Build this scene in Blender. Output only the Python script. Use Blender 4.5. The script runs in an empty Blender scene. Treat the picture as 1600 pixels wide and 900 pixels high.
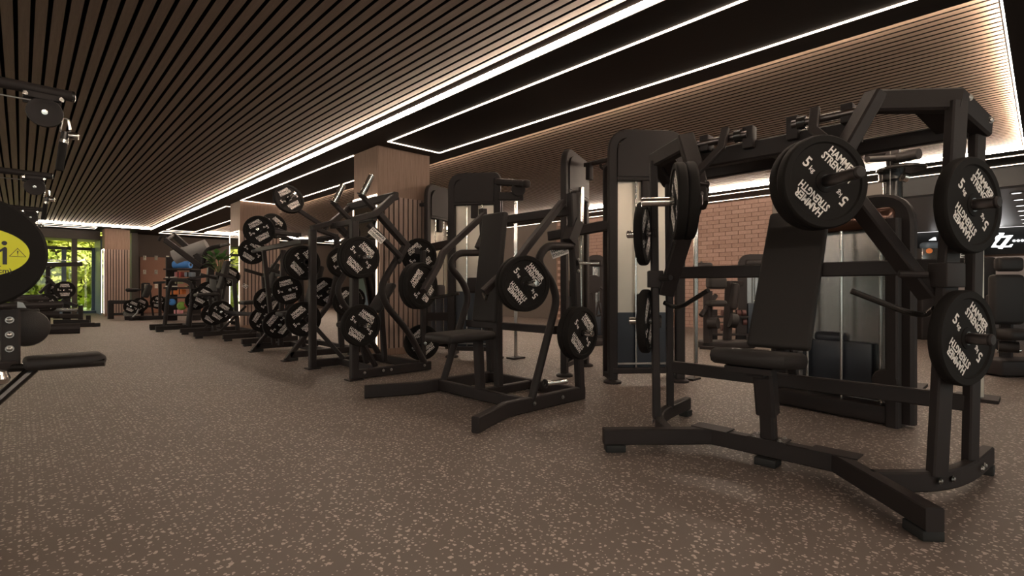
import bpy, bmesh, math, random
from mathutils import Vector, Matrix
random.seed(7)
C = bpy.context.scene
COL = C.collection
SA, CA, EYE, FPX, HOR = 0.6921, 0.7218, 1.0, 800.0, 450.0
# ---------------------------------------------------------------- camera
cam = bpy.data.cameras.new('camera'); cam.lens = 18.0; cam.sensor_width = 36.0; cam.clip_end = 300
cam_o = bpy.data.objects.new('camera', cam); COL.objects.link(cam_o)
cam_o.location = (0, 0, EYE)
cam_o.rotation_euler = (math.pi/2, 0, -math.atan2(SA, CA))
C.camera = cam_o
# ---------------------------------------------------------------- world
w = bpy.data.worlds.new('sky'); C.world = w; w.use_nodes = True
nt = w.node_tree; nt.nodes.clear()
wo = nt.nodes.new('ShaderNodeOutputWorld'); bg = nt.nodes.new('ShaderNodeBackground')
sk = nt.nodes.new('ShaderNodeTexSky'); sk.sky_type = 'HOSEK_WILKIE'
sk.sun_direction = Vector((0.35, -0.6, 0.7)).normalized(); sk.turbidity = 8.0
bg.inputs['Strength'].default_value = 2.4
hz = nt.nodes.new('ShaderNodeMix'); hz.data_type = 'RGBA'; hz.inputs['Factor'].default_value = .7; hz.inputs['B'].default_value = (.80, .78, .76, 1)   # thin white cloud over the sky
nt.links.new(sk.outputs[0], hz.inputs['A']); nt.links.new(hz.outputs['Result'], bg.inputs[0]); nt.links.new(bg.outputs[0], wo.inputs[0])
sun = bpy.data.lights.new('sun', 'SUN'); sun.energy = 9.0; sun.angle = 0.02; sun.color = (1, .95, .85)
sun_o = bpy.data.objects.new('sun', sun); COL.objects.link(sun_o)
sun_o.rotation_euler = Vector((-0.35, 0.6, -0.7)).to_track_quat('-Z', 'Y').to_euler()
LED_COVE, LED_LINE, LED_COL = 78.0, 4.5, (1.0, 0.80, 0.62)
# ---------------------------------------------------------------- exposure
C.view_settings.view_transform = 'Standard'; C.view_settings.look = 'None'
C.view_settings.exposure = 0.0; C.view_settings.gamma = 1.0
C.view_settings.use_curve_mapping = False
C.cycles.use_denoising = True
C.cycles.max_bounces = 7; C.cycles.diffuse_bounces = 4; C.cycles.glossy_bounces = 4
C.cycles.sample_clamp_indirect = 4.0
C.cycles.caustics_reflective = False; C.cycles.caustics_refractive = False

# ---------------------------------------------------------------- helpers
def V(*a): return Vector(a)
def at(u, v, d):
    """the room point that lies d metres ahead of the viewpoint on the line through (u, v)"""
    r = (u-800)/FPX*d
    return V(d*SA+r*CA, d*CA-r*SA, EYE+(HOR-v)/FPX*d)
def fillet(pts, r, n=5, closed=False):
    pts = [Vector(p) for p in pts]; out = []; N = len(pts)
    for i, p in enumerate(pts):
        if not closed and i in (0, N-1): out.append(p); continue
        a = pts[i-1]; b = pts[(i+1) % N]
        da = (a-p); db = (b-p); rr = min(r, da.length*.49, db.length*.49)
        pa = p+da.normalized()*rr; pb = p+db.normalized()*rr
        for k in range(n+1):
            t = k/n; out.append(pa*(1-t)**2+p*2*t*(1-t)+pb*t*t)
    return out
class MB:
    def __init__(s, org=(0, 0, 0)): s.v = []; s.f = []; s.o = Vector(org)
    def add(s, vs, fs):
        b = len(s.v); s.v += [Vector(p)-s.o for p in vs]; s.f += [tuple(b+i for i in f) for f in fs]; return s
    def sweep(s, pts, prof, up=(0, 0, 1), closed=False, cap=True):
        pts = [Vector(p) for p in pts]; N = len(pts); up = Vector(up).normalized(); rings = []
        for i, p in enumerate(pts):
            if closed: t1 = (p-pts[i-1]).normalized(); t2 = (pts[(i+1) % N]-p).normalized()
            else:
                t1 = (p-pts[i-1]).normalized() if i else (pts[1]-p).normalized()
                t2 = (pts[i+1]-p).normalized() if i < N-1 else t1
            t = (t1+t2); t = t.normalized() if t.length > 1e-6 else t1
            sd = t.cross(up)
            if sd.length < 1e-3: sd = t.cross(V(1, 0, 0)) if abs(t.x) < .9 else t.cross(V(0, 1, 0))
            sd.normalize(); nn = sd.cross(t).normalized()
            b = t2-t1; k = 1.0
            if b.length > 1e-4: b.normalize(); k = min(2.5, 1/max(.3, t.dot(t1)))
            rg = []
            for (x, y) in prof:
                o = sd*x+nn*y
                if b.length > 1e-4: o = o+b*(o.dot(b)*(k-1))
                rg.append(p+o)
            rings.append(rg)
        m = len(prof); vs = [q for r in rings for q in r]; fs = []
        for i in range(N if closed else N-1):
            j = (i+1) % N
            for q in range(m):
                r = (q+1) % m
                fs.append((i*m+q, i*m+r, j*m+r, j*m+q))
        if not closed and cap: fs.append(tuple(range(m-1, -1, -1))); fs.append(tuple((N-1)*m+q for q in range(m)))
        return s.add(vs, fs)
    def beam(s, pts, w, h, up=(0, 0, 1), ch=None, closed=False):
        """rectangular tube: w across, h along up"""
        c = min(w, h)*.14 if ch is None else ch; a, b = w/2, h/2
        pr = [(a, -b+c), (a, b-c), (a-c, b), (-a+c, b), (-a, b-c), (-a, -b+c), (-a+c, -b), (a-c, -b)]
        return s.sweep(pts, pr, up, closed)
    def tube(s, pts, r, n=10, closed=False, up=(0, 0, 1)):
        return s.sweep(pts, [(r*math.cos(k*2*math.pi/n), r*math.sin(k*2*math.pi/n)) for k in range(n)], up, closed)
    def box(s, c, sz, rz=0.0, ch=0.0, ry=0.0, rx=0.0):
        c = Vector(c); M = Matrix.Rotation(rz, 3, 'Z') @ Matrix.Rotation(ry, 3, 'Y') @ Matrix.Rotation(rx, 3, 'X')
        x, y, z = sz[0]/2, sz[1]/2, sz[2]/2
        if ch <= 0:
            vs = [c+M @ V(i*x, j*y, k*z) for k in (-1, 1) for j in (-1, 1) for i in (-1, 1)]
            return s.add(vs, [(0, 2, 3, 1), (4, 5, 7, 6), (0, 1, 5, 4), (2, 6, 7, 3), (0, 4, 6, 2), (1, 3, 7, 5)])
        bm = bmesh.new(); bmesh.ops.create_cube(bm, size=1.0)
        for v in bm.verts: v.co = V(v.co.x*sz[0], v.co.y*sz[1], v.co.z*sz[2])
        ch = min(ch, min(sz)*.48)
        bmesh.ops.bevel(bm, geom=bm.edges[:], offset=ch, segments=3, profile=.5, affect='EDGES')
        bm.verts.index_update()
        vs = [c+M @ v.co for v in bm.verts]; fs = [tuple(v.index for v in f.verts) for f in bm.faces]; bm.free()
        return s.add(vs, fs)
    def cyl(s, p0, p1, r, n=16, r1=None):
        p0 = Vector(p0); p1 = Vector(p1); t = (p1-p0).normalized()
        a = t.orthogonal().normalized(); b = t.cross(a); r1 = r if r1 is None else r1
        vs = [p0+(a*math.cos(k*2*math.pi/n)+b*math.sin(k*2*math.pi/n))*r for k in range(n)]
        vs += [p1+(a*math.cos(k*2*math.pi/n)+b*math.sin(k*2*math.pi/n))*r1 for k in range(n)]
        fs = [(k, (k+1) % n, n+(k+1) % n, n+k) for k in range(n)]
        fs += [tuple(range(n-1, -1, -1)), tuple(range(n, 2*n))]
        return s.add(vs, fs)
    def lathe(s, prof, p0=(0, 0, 0), ax=(0, 0, 1), n=32, loop=False):
        """prof: list of (radius, height along ax)"""
        p0 = Vector(p0); t = Vector(ax).normalized(); a = t.orthogonal().normalized(); b = t.cross(a)
        vs = []; m = len(prof)
        for (r, h) in prof:
            for k in range(n):
                g = k*2*math.pi/n; vs.append(p0+t*h+(a*math.cos(g)+b*math.sin(g))*r)
        fs = []
        for i in range(m if loop else m-1):
            j = (i+1) % m
            for k in range(n):
                q = (k+1) % n; fs.append((i*n+k, i*n+q, j*n+q, j*n+k))
        if not loop:
            if prof[0][0] > 1e-5: fs.append(tuple(range(n-1, -1, -1)))
            if prof[-1][0] > 1e-5: fs.append(tuple((m-1)*n+k for k in range(n)))
        return s.add(vs, fs)
    def extr(s, poly, org, ex, ey, depth):
        """flat polygon (x, y) in the plane (ex, ey) at org, given thickness along ex x ey"""
        org = Vector(org); ex = Vector(ex).normalized(); ey = Vector(ey).normalized(); n = ex.cross(ey)*depth; m = len(poly)
        a = [org+ex*x+ey*y for x, y in poly]; vs = a+[p+n for p in a]
        fs = [tuple(range(m-1, -1, -1)), tuple(range(m, 2*m))]+[(i, (i+1) % m, m+(i+1) % m, m+i) for i in range(m)]
        return s.add(vs, fs)
    def build(s, name, mat, parent=None, label=None, ang=35):
        me = bpy.data.meshes.new(name); me.from_pydata([tuple(p) for p in s.v], [], s.f); me.validate()
        bm = bmesh.new(); bm.from_mesh(me); bmesh.ops.recalc_face_normals(bm, faces=bm.faces[:]); bm.to_mesh(me); bm.free()
        for p in me.polygons: p.use_smooth = True
        me.set_sharp_from_angle(angle=math.radians(ang))
        me.materials.append(mat)
        o = bpy.data.objects.new(name, me); COL.objects.link(o)
        if parent is not None: o.parent = parent
        elif s.o.length > 0: o.location = s.o
        if label: o['label'] = label
        return o
def tag(o, label, cat, group=None):
    o['label'] = label; o['category'] = cat
    if group: o['group'] = group
    return o
def thing(name, loc, label, cat, group=None):
    o = bpy.data.objects.new(name, None); COL.objects.link(o); o.location = loc; o.empty_display_size = .1
    return tag(o, label, cat, group)
def copy_tree(o, loc=None, parent=None):
    c = o.copy(); COL.objects.link(c)
    if parent is not None: c.parent = parent
    if loc is not None: c.location = loc
    for ch in o.children: copy_tree(ch, None, c)
    return c
def struct(o): o['kind'] = 'structure'; return o
class Th:
    """a thing: Empty at its base plus parts given in room coordinates"""
    def __init__(s, name, loc, label, cat, group=None):
        s.loc = Vector(loc); s.e = thing(name, s.loc, label, cat, group)
    def mb(s): return MB(s.loc)
    def beam(s, name, pts, w, h, mat=None, up=(0, 0, 1), parent=None, **k):
        return s.mb().beam(pts, w, h, up, **k).build(name, mat or M['coat'], parent or s.e)
    def tube(s, name, pts, r, mat=None, n=10, parent=None, fr=None, up=(0, 0, 1)):
        if fr: pts = fillet(pts, fr)
        return s.mb().tube(pts, r, n, up=up).build(name, mat or M['coat'], parent or s.e)
    def box(s, name, c, sz, mat=None, parent=None, **k):
        return s.mb().box(c, sz, **k).build(name, mat or M['coat'], parent or s.e)
    def cyl(s, name, a, b, r, mat=None, n=16, parent=None, **k):
        return s.mb().cyl(a, b, r, n, **k).build(name, mat or M['coat'], parent or s.e)

# ---------------------------------------------------------------- materials
M = {}
def mat(name, col, rough=.5, metal=0.0, spec=.5, emit=None, es=0.0, bump=0.0, bscale=60.0, coat=0.0):
    m = bpy.data.materials.new(name); m.use_nodes = True; n = m.node_tree; b = n.nodes['Principled BSDF']
    b.inputs['Base Color'].default_value = (*col, 1); b.inputs['Roughness'].default_value = rough
    b.inputs['Metallic'].default_value = metal; b.inputs['Specular IOR Level'].default_value = spec
    b.inputs['Coat Weight'].default_value = coat
    if emit: b.inputs['Emission Color'].default_value = (*emit, 1); b.inputs['Emission Strength'].default_value = es
    if bump:
        tc = n.nodes.new('ShaderNodeTexCoord'); ns = n.nodes.new('ShaderNodeTexNoise'); bu = n.nodes.new('ShaderNodeBump')
        ns.inputs['Scale'].default_value = bscale; ns.inputs['Detail'].default_value = 4; bu.inputs['Strength'].default_value = bump
        bu.inputs['Distance'].default_value = .004
        n.links.new(tc.outputs['Object'], ns.inputs['Vector']); n.links.new(ns.outputs['Fac'], bu.inputs['Height']); n.links.new(bu.outputs[0], b.inputs['Normal'])
    M[name] = m; return m
mat('coat', (.024, .0190, .0185), .55, 0, .25, bump=.12, bscale=900)
mat('coat_gloss', (.018, .016, .015), .22, 0, .5)
mat('rubber', (.0125, .0108, .0102), .75, 0, .14, bump=.1, bscale=500)
mat('vinyl', (.021, .0178, .0172), .55, 0, .3, bump=.25, bscale=350)
mat('vinyl_grey', (.026, .0225, .0215), .6, 0, .25, bump=.25, bscale=350)
mat('foot_rubber', (.012, .012, .012), .7)
mat('chrome', (.75, .72, .68), .18, 1.0)
mat('dark_chrome', (.16, .14, .135), .34, 1.0)
mat('bolt', (.35, .33, .31), .3, 1.0)
mat('print', (.86, .80, .76), .6)
mat('print_white', (.8, .78, .75), .5)
mat('silver_panel', (.66, .60, .51), .34, .35)
mat('grey_panel', (.30, .29, .28), .26, .8)
mat('navy_panel', (.02, .025, .035), .3)
mat('led_cove', (1, 1, 1), .5, emit=LED_COL, es=LED_COVE)
mat('led_bright', (1, 1, 1), .5, emit=LED_COL, es=LED_COVE*1.3)
mat('led_line', (1, 1, 1), .5, emit=LED_COL, es=LED_LINE)
mat('mirror', (.55, .52, .5), .03, 1.0)
mat('ceiling_dark', (.014, .0105, .009), .6, 0, .25, bump=.2, bscale=25)
mat('ceiling_light', (.30, .27, .25), .35)
mat('slat_back', (.012, .010, .009), .8)
mat('dark_wall', (.095, .07, .056), .6, bump=.1, bscale=20)
mat('grey_wall', (.22, .19, .17), .5)
mat('rust_wall', (.38, .20, .14), .65, bump=.1, bscale=12)
mat('mortar', (.20, .12, .09), .85, bump=.3, bscale=80)
mat('frame_brown', (.06, .045, .035), .4)
mat('frame_blue', (.10, .14, .19), .35)
mat('reveal_blue', (.22, .28, .34), .4)
mat('sign_dark', (.035, .036, .037), .4)
mat('sign_lit', (1, 1, 1), .5, emit=(1, 1, 1), es=3.0)
mat('pale_wall', (.62, .50, .42), .6)
mat('blue_foam', (.07, .27, .72), .6)
mat('grey_foam', (.30, .29, .285), .7, bump=.3, bscale=200)
mat('yellow', (.74, .74, .008), .45)
mat('black_print', (.012, .012, .012), .5)
mat('orange', (.75, .22, .05), .55)
mat('green', (.22, .42, .07), .55)
mat('red', (.42, .06, .05), .5)
mat('pink', (.75, .35, .38), .6)
mat('white', (.75, .73, .68), .5)
mat('olive', (.35, .36, .20), .5)
mat('blue_grey', (.16, .21, .27), .3)
mat('dumbbell_red', (.10, .035, .03), .5)
mat('hook', (.85, .80, .70), .35)
mat('pot', (.06, .055, .05), .6)
mat('stem', (.10, .13, .04), .6)
mat('bark', (.10, .07, .045), .9)
mat('copper', (.10, .05, .035), .12, .5)

def wood(name, c1, c2, axis, rough=.5, scale=1.0):
    m = bpy.data.materials.new(name); m.use_nodes = True; n = m.node_tree; b = n.nodes['Principled BSDF']
    tc = n.nodes.new('ShaderNodeTexCoord'); mp = n.nodes.new('ShaderNodeMapping')
    sc = [14*scale]*3; sc[axis] = .7*scale; mp.inputs['Scale'].default_value = sc
    ns = n.nodes.new('ShaderNodeTexNoise'); ns.inputs['Scale'].default_value = 3.0; ns.inputs['Detail'].default_value = 6; ns.inputs['Roughness'].default_value = .65
    n2 = n.nodes.new('ShaderNodeTexNoise'); n2.inputs['Scale'].default_value = 14; n2.inputs['Detail'].default_value = 3
    mx = n.nodes.new('ShaderNodeMath'); mx.operation = 'MULTIPLY_ADD'; mx.inputs[1].default_value = .35
    cr = n.nodes.new('ShaderNodeValToRGB'); cr.color_ramp.elements[0].position = .38; cr.color_ramp.elements[1].position = .85
    cr.color_ramp.elements[0].color = (*c1, 1); cr.color_ramp.elements[1].color = (*c2, 1)
    bu = n.nodes.new('ShaderNodeBump'); bu.inputs['Strength'].default_value = .15; bu.inputs['Distance'].default_value = .002
    L = n.links.new
    L(tc.outputs['Object'], mp.inputs[0]); L(mp.outputs[0], ns.inputs['Vector']); L(mp.outputs[0], n2.inputs['Vector'])
    L(n2.outputs['Fac'], mx.inputs[0]); L(ns.outputs['Fac'], mx.inputs[2]); L(mx.outputs[0], cr.inputs[0])
    L(cr.outputs[0], b.inputs['Base Color']); L(mx.outputs[0], bu.inputs['Height']); L(bu.outputs[0], b.inputs['Normal'])
    b.inputs['Roughness'].default_value = rough; b.inputs['Specular IOR Level'].default_value = .3
    M[name] = m
wood('slat_wood', (.19, .135, .10), (.27, .195, .15), 1, .55)
mat('slat_groove_shade', (.012, .009, .008), .9, spec=.1)
wood('column_wood', (.17, .105, .075), (.30, .20, .15), 2, .5)
wood('column_slat', (.29, .205, .17), (.40, .29, .245), 2, .5)

def brick_mat():
    m = bpy.data.materials.new('brick'); m.use_nodes = True; n = m.node_tree; b = n.nodes['Principled BSDF']
    oi = n.nodes.new('ShaderNodeObjectInfo'); tc = n.nodes.new('ShaderNodeTexCoord'); ns = n.nodes.new('ShaderNodeTexNoise')
    ns.inputs['Scale'].default_value = 30; ns.inputs['Detail'].default_value = 5
    ma = n.nodes.new('ShaderNodeMath'); ma.operation = 'MULTIPLY_ADD'; ma.inputs[1].default_value = .45
    cr = n.nodes.new('ShaderNodeValToRGB'); cr.color_ramp.elements[0].color = (.34, .205, .165, 1); cr.color_ramp.elements[1].color = (.49, .325, .27, 1)
    cr.color_ramp.elements[0].position = .2; cr.color_ramp.elements[1].position = 1.0
    bu = n.nodes.new('ShaderNodeBump'); bu.inputs['Strength'].default_value = .4; bu.inputs['Distance'].default_value = .004
    L = n.links.new
    L(tc.outputs['Object'], ns.inputs['Vector']); L(oi.outputs['Random'], ma.inputs[0]); L(ns.outputs['Fac'], ma.inputs[2])
    L(ma.outputs[0], cr.inputs[0]); L(cr.outputs[0], b.inputs['Base Color']); L(ns.outputs['Fac'], bu.inputs['Height']); L(bu.outputs[0], b.inputs['Normal'])
    b.inputs['Roughness'].default_value = .75; M['brick'] = m
brick_mat()
def floor_mat():
    m = bpy.data.materials.new('floor_rubber'); m.use_nodes = True; n = m.node_tree; b = n.nodes['Principled BSDF']; L = n.links.new
    tc = n.nodes.new('ShaderNodeTexCoord')
    def flakes(scale, thr, den, seed, stretch):
        mp = n.nodes.new('ShaderNodeMapping'); mp.inputs['Location'].default_value = (seed, seed*2, 0); mp.inputs['Scale'].default_value = stretch
        nz = n.nodes.new('ShaderNodeTexNoise'); nz.inputs['Scale'].default_value = 60; nz.inputs['Detail'].default_value = 1
        ad = n.nodes.new('ShaderNodeVectorMath'); ad.operation = 'MULTIPLY_ADD'; ad.inputs[1].default_value = (.012, .012, 0)
        vo = n.nodes.new('ShaderNodeTexVoronoi'); vo.voronoi_dimensions = '2D'; vo.inputs['Scale'].default_value = scale
        lt = n.nodes.new('ShaderNodeMath'); lt.operation = 'LESS_THAN'; lt.inputs[1].default_value = thr
        sp = n.nodes.new('ShaderNodeSeparateColor'); l2 = n.nodes.new('ShaderNodeMath'); l2.operation = 'LESS_THAN'; l2.inputs[1].default_value = den
        mu = n.nodes.new('ShaderNodeMath'); mu.operation = 'MULTIPLY'
        L(tc.outputs['Object'], mp.inputs[0]); L(tc.outputs['Object'], nz.inputs['Vector']); L(nz.outputs['Color'], ad.inputs[0]); L(mp.outputs[0], ad.inputs[2])
        L(ad.outputs[0], vo.inputs['Vector']); L(vo.outputs['Distance'], lt.inputs[0]); L(vo.outputs['Color'], sp.inputs[0]); L(sp.outputs[0], l2.inputs[0])
        L(lt.outputs[0], mu.inputs[0]); L(l2.outputs[0], mu.inputs[1]); return mu.outputs[0]
    a = flakes(42, .25, .28, 3.1, (1, 1, 1)); c = flakes(80, .27, .14, 9.7, (1, 1, 1)); e = flakes(27, .20, .20, 17.0, (1, .8, 1))
    m1 = n.nodes.new('ShaderNodeMath'); m1.operation = 'MAXIMUM'; m2 = n.nodes.new('ShaderNodeMath'); m2.operation = 'MAXIMUM'
    L(a, m1.inputs[0]); L(c, m1.inputs[1]); L(m1.outputs[0], m2.inputs[0]); L(e, m2.inputs[1])
    nz = n.nodes.new('ShaderNodeTexNoise'); nz.inputs['Scale'].default_value = .8; nz.inputs['Detail'].default_value = 3
    L(tc.outputs['Object'], nz.inputs['Vector'])
    cb = n.nodes.new('ShaderNodeValToRGB'); cb.color_ramp.elements[0].position = .3; cb.color_ramp.elements[1].position = .7
    cb.color_ramp.elements[0].color = (.140, .112, .098, 1); cb.color_ramp.elements[1].color = (.168, .135, .119, 1)
    L(nz.outputs['Fac'], cb.inputs[0])
    mx = n.nodes.new('ShaderNodeMix'); mx.data_type = 'RGBA'; mx.inputs['B'].default_value = (.50, .42, .37, 1)
    L(m2.outputs[0], mx.inputs['Factor']); L(cb.outputs[0], mx.inputs['A']); L(mx.outputs['Result'], b.inputs['Base Color'])
    b.inputs['Roughness'].default_value = .55; b.inputs['Specular IOR Level'].default_value = .35
    M['floor_rubber'] = m
floor_mat()
def leaf_mat(name, c1, c2, trans=.3):
    m = bpy.data.materials.new(name); m.use_nodes = True; n = m.node_tree; b = n.nodes['Principled BSDF']; L = n.links.new
    tc = n.nodes.new('ShaderNodeTexCoord'); ns = n.nodes.new('ShaderNodeTexNoise'); ns.inputs['Scale'].default_value = 2.5; ns.inputs['Detail'].default_value = 4
    cr = n.nodes.new('ShaderNodeValToRGB'); cr.color_ramp.elements[0].position = .35; cr.color_ramp.elements[1].position = .65
    cr.color_ramp.elements[0].color = (*c1, 1); cr.color_ramp.elements[1].color = (*c2, 1)
    L(tc.outputs['Object'], ns.inputs['Vector']); L(ns.outputs['Fac'], cr.inputs[0]); L(cr.outputs[0], b.inputs['Base Color'])
    b.inputs['Roughness'].default_value = .6; b.inputs['Transmission Weight'].default_value = 0; M[name] = m
leaf_mat('tree_leaves', (.34, .42, .05), (.80, .80, .16)); leaf_mat('plant_leaves', (.03, .09, .02), (.08, .20, .04)); leaf_mat('grass', (.15, .25, .05), (.3, .4, .08))
def glass_mat():
    m = bpy.data.materials.new('glass'); m.use_nodes = True; n = m.node_tree; n.nodes.clear()
    o = n.nodes.new('ShaderNodeOutputMaterial'); t = n.nodes.new('ShaderNodeBsdfTransparent'); g = n.nodes.new('ShaderNodeBsdfGlossy')
    g.inputs['Roughness'].default_value = .02; mi = n.nodes.new('ShaderNodeMixShader'); mi.inputs[0].default_value = .06
    t.inputs[0].default_value = (.93, .97, .95, 1)
    n.links.new(t.outputs[0], mi.inputs[1]); n.links.new(g.outputs[0], mi.inputs[2]); n.links.new(mi.outputs[0], o.inputs[0]); M['glass'] = m
glass_mat()
# ================================================================ room shell
ZC = 3.1; ZS = 3.165; ZB = 3.26
XL, XR, YN, YF = -7.0, 12.3, -5.0, 24.6
X1, X2, X3, X4 = 3.39, 5.02, 10.99, 26.0      # cove edges
Y0, Y1 = .22, 22.2
fl = MB().box((9, 11.5, -.05), (34, 35, .1)).build('floor', M['floor_rubber']); struct(fl)
# soffit with the two slatted recesses left open (ends of recess 1: Y -4..22.3; recess 2: Y .22..22.2)
ce = MB()
def slab(x0, x1, y0, y1, z0=ZC, z1=3.4): ce.box(((x0+x1)/2, (y0+y1)/2, (z0+z1)/2), (x1-x0, y1-y0, z1-z0))
slab(XL, X1, 22.3, YF+.1); slab(XL, X1, YN, -4.0); slab(X1, X2, YN, YF+.1)
slab(X2, X3, YN, Y0); slab(X2, X3, Y1, YF+.1); slab(X3, 12.9, YN, YF+.1)
cei = struct(ce.build('ceiling', M['ceiling_dark']))
struct(MB().box((18.5, 1, 3.2), (12, 13, .2)).build('ceiling', M['ceiling_light']))
MB().box(((XL+X1)/2, 9.15, 3.36), (X1-XL, 26.3, .1)).build('backing', M['slat_back'], cei)
MB().box(((X2+X3)/2, 11.2, 3.36), (X3-X2, 22, .1)).build('backing', M['slat_back'], cei)
PITCH = .098
def slats(x0, x1, y0, y1):
    me = None; n = int((x1-x0)/PITCH)
    for i in range(n):
        x = x0+.055+i*PITCH
        if me is None:
            o = MB().box((0, 0, 0), (.070, y1-y0-.06, .06)).build('slat', M['slat_wood'], cei); me = o.data
            me.materials.append(M['slat_groove_shade'])                     # wood underside; side faces coloured dark as shade in the grooves
            for q in me.polygons: q.material_index = 0 if abs(q.normal.z) > .5 else 1
        else:
            o = bpy.data.objects.new('slat', me); COL.objects.link(o); o.parent = cei
        o.location = (x, (y0+y1)/2, ZS+.03)
slats(XL+.2, X1-.02, -4.0, 22.3); slats(X2+.03, X3-.02, Y0, Y1)
# cove lights: glowing strips on the risers of the recesses
def strip(pts, w, h, label, matn='led_line', up=(0, 0, 1), group=None):
    o = MB(pts[0]).beam(pts, w, h, up, ch=.001).build('led_strip', M[matn]); tag(o, label, 'light', group); return o
ZR = (ZC+ZS)/2+.001
strip([(X1-.006, -3.9, ZR), (X1-.006, 22.29, ZR)], .01, .055, 'warm cove light strip along the long near edge of the large left slatted ceiling', 'led_cove')
strip([(XL+.1, 22.29, ZR), (X1-.02, 22.29, ZR)], .01, .055, 'warm cove light across the far end of the left slatted ceiling, above the windows', 'led_cove')
strip([(XL+.12, -3.99, ZR), (X1-.02, -3.99, ZR)], .01, .055, 'added fill light strip at the end of the large left slatted ceiling behind the viewpoint', 'led_cove')  # unseen strip, added to brighten faces turned to the viewpoint
strip([(XL+.1, -3.9, ZR), (XL+.1, 22.2, ZR)], .01, .055, 'added fill light along the outer edge of the left slatted ceiling by the windows', 'led_cove')  # out of view, added as fill for the left side
strip([(X2+.006, Y0+.02, ZR), (X2+.006, Y1-.02, ZR)], .01, .05, 'warm cove light hidden behind the left edge of the right slatted ceiling', 'led_bright')
strip([(X3-.006, Y0+.02, ZR), (X3-.006, Y1-.02, ZR)], .01, .055, 'bright cove light strip along the right edge of the right slatted ceiling', 'led_bright')
strip([(X2+.02, Y0+.006, ZR), (X3-.02, Y0+.006, ZR)], .01, .055, 'bright cove light strip at the near end of the right slatted ceiling', 'led_bright')
strip([(X2+.02, Y1-.006, ZR), (X3-.02, Y1-.006, ZR)], .01, .055, 'bright cove light strip at the far end of the right slatted ceiling', 'led_bright')
def loop(x0, x1, y0, y1, label, w=.024):
    zz = ZC-.004; a = w/2
    o = MB((x0, y0, zz)).beam([(x0+a, y0+a, zz), (x1-a, y0+a, zz), (x1-a, y1-a, zz), (x0+a, y1-a, zz)], w, .01, ch=.001, closed=True).build('led_loop', M['led_line'])
    tag(o, label, 'light')
loop(3.786, 4.70, -4.6, 6.53, 'long rectangular light line in the dark ceiling band in front of the near column')
loop(3.786, 4.70, 7.57, 13.36, 'rectangular light line in the dark ceiling band between the two columns')
loop(3.786, 4.70, 14.55, 22.0, 'rectangular light line in the ceiling band behind the second column')
loop(3.786, 11.2, 22.5, 23.4, 'rectangular light line in the ceiling crossing the far end of the gym', .024)
loop(-3.0, 1.9, 22.7, 23.35, 'rectangular light line in the ceiling just in front of the far windows', .024)
loop(11.35, 12.18, -3.5, 22.0, 'rectangular light line in the ceiling band in front of the brick wall')
# walls
def wall(name, c, sz, m): return struct(MB().box(c, sz).build(name, M[m]))
wb = wall('wall_brick', (12.37, 7.55, 1.6), (.1, 6.5, 3.2), 'mortar')
wall('wall_right', (12.4, 3.2, 1.6), (.16, 2.2, 3.2), 'grey_wall')
wall('wall_right_far', (12.4, 17.75, 1.6), (.16, 13.9, 3.2), 'dark_wall')
wall('trim_1', (12.45, -1.4, 2.93), (.3, 7.0, .34), 'sign_dark')
wall('wall_back', (9, YN-.1, 3.0), (34, .2, .6), 'dark_wall'); wall('wall_back', (9, YN-.1, .15), (34, .2, .3), 'dark_wall'); wall('wall_back', (18.6, YN-.1, 1.6), (13, .2, 3.2), 'dark_wall')
for i in range(7):
    wall('wall_back', (-6.9+i*3.18, YN-.1, 1.5), (.25, .2, 2.6), 'dark_wall')
    if i < 6: struct(MB().box((-5.31+i*3.18, YN-.1, 1.5), (2.93, .02, 2.45)).build('window_%d' % (8+i), M['glass']))  # unseen back windows, added to let in daylight as fill
# bricks: running bond, the rows proud of the mortar
bme = None; BL, BH, JT = .295, .088, .012; nb = 0; rest = MB()
zz = 3.06; row = 0
pos = []
while zz > .05:
    y = 4.3+BL/2+(BL/2+JT/2 if row % 2 else 0)
    if row % 2: pos.append((.5+abs(zz-1.95)*1.6, 4.3+BL/4, zz-BH/2, .48))
    while y+BL/2 < 10.75:
        pos.append((abs(y-5.3)*.8+abs(zz-1.95)*1.6, y, zz-BH/2, 1.0)); y += BL+JT
    zz -= BH+JT; row += 1
pos.sort()
for k, (q, y, z, sy) in enumerate(pos):
    jx = random.uniform(-.003, .003)
    if k < 300:
        if bme is None:
            b_ = MB().box((0, 0, 0), (.022, BL, BH), ch=0).build('brick', M['brick'], wb); bme = b_.data
        else: b_ = bpy.data.objects.new('brick', bme); COL.objects.link(b_); b_.parent = wb
        b_.location = (12.315+jx, y, z); b_.scale = (1, sy, 1)
    else: rest.box((12.315+jx, y, z), (.022, BL*sy, BH))
ro = rest.build('brick_rest', M['brick'], wb); ro['kind'] = 'stuff'; ro.name = 'brickwork'
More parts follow.
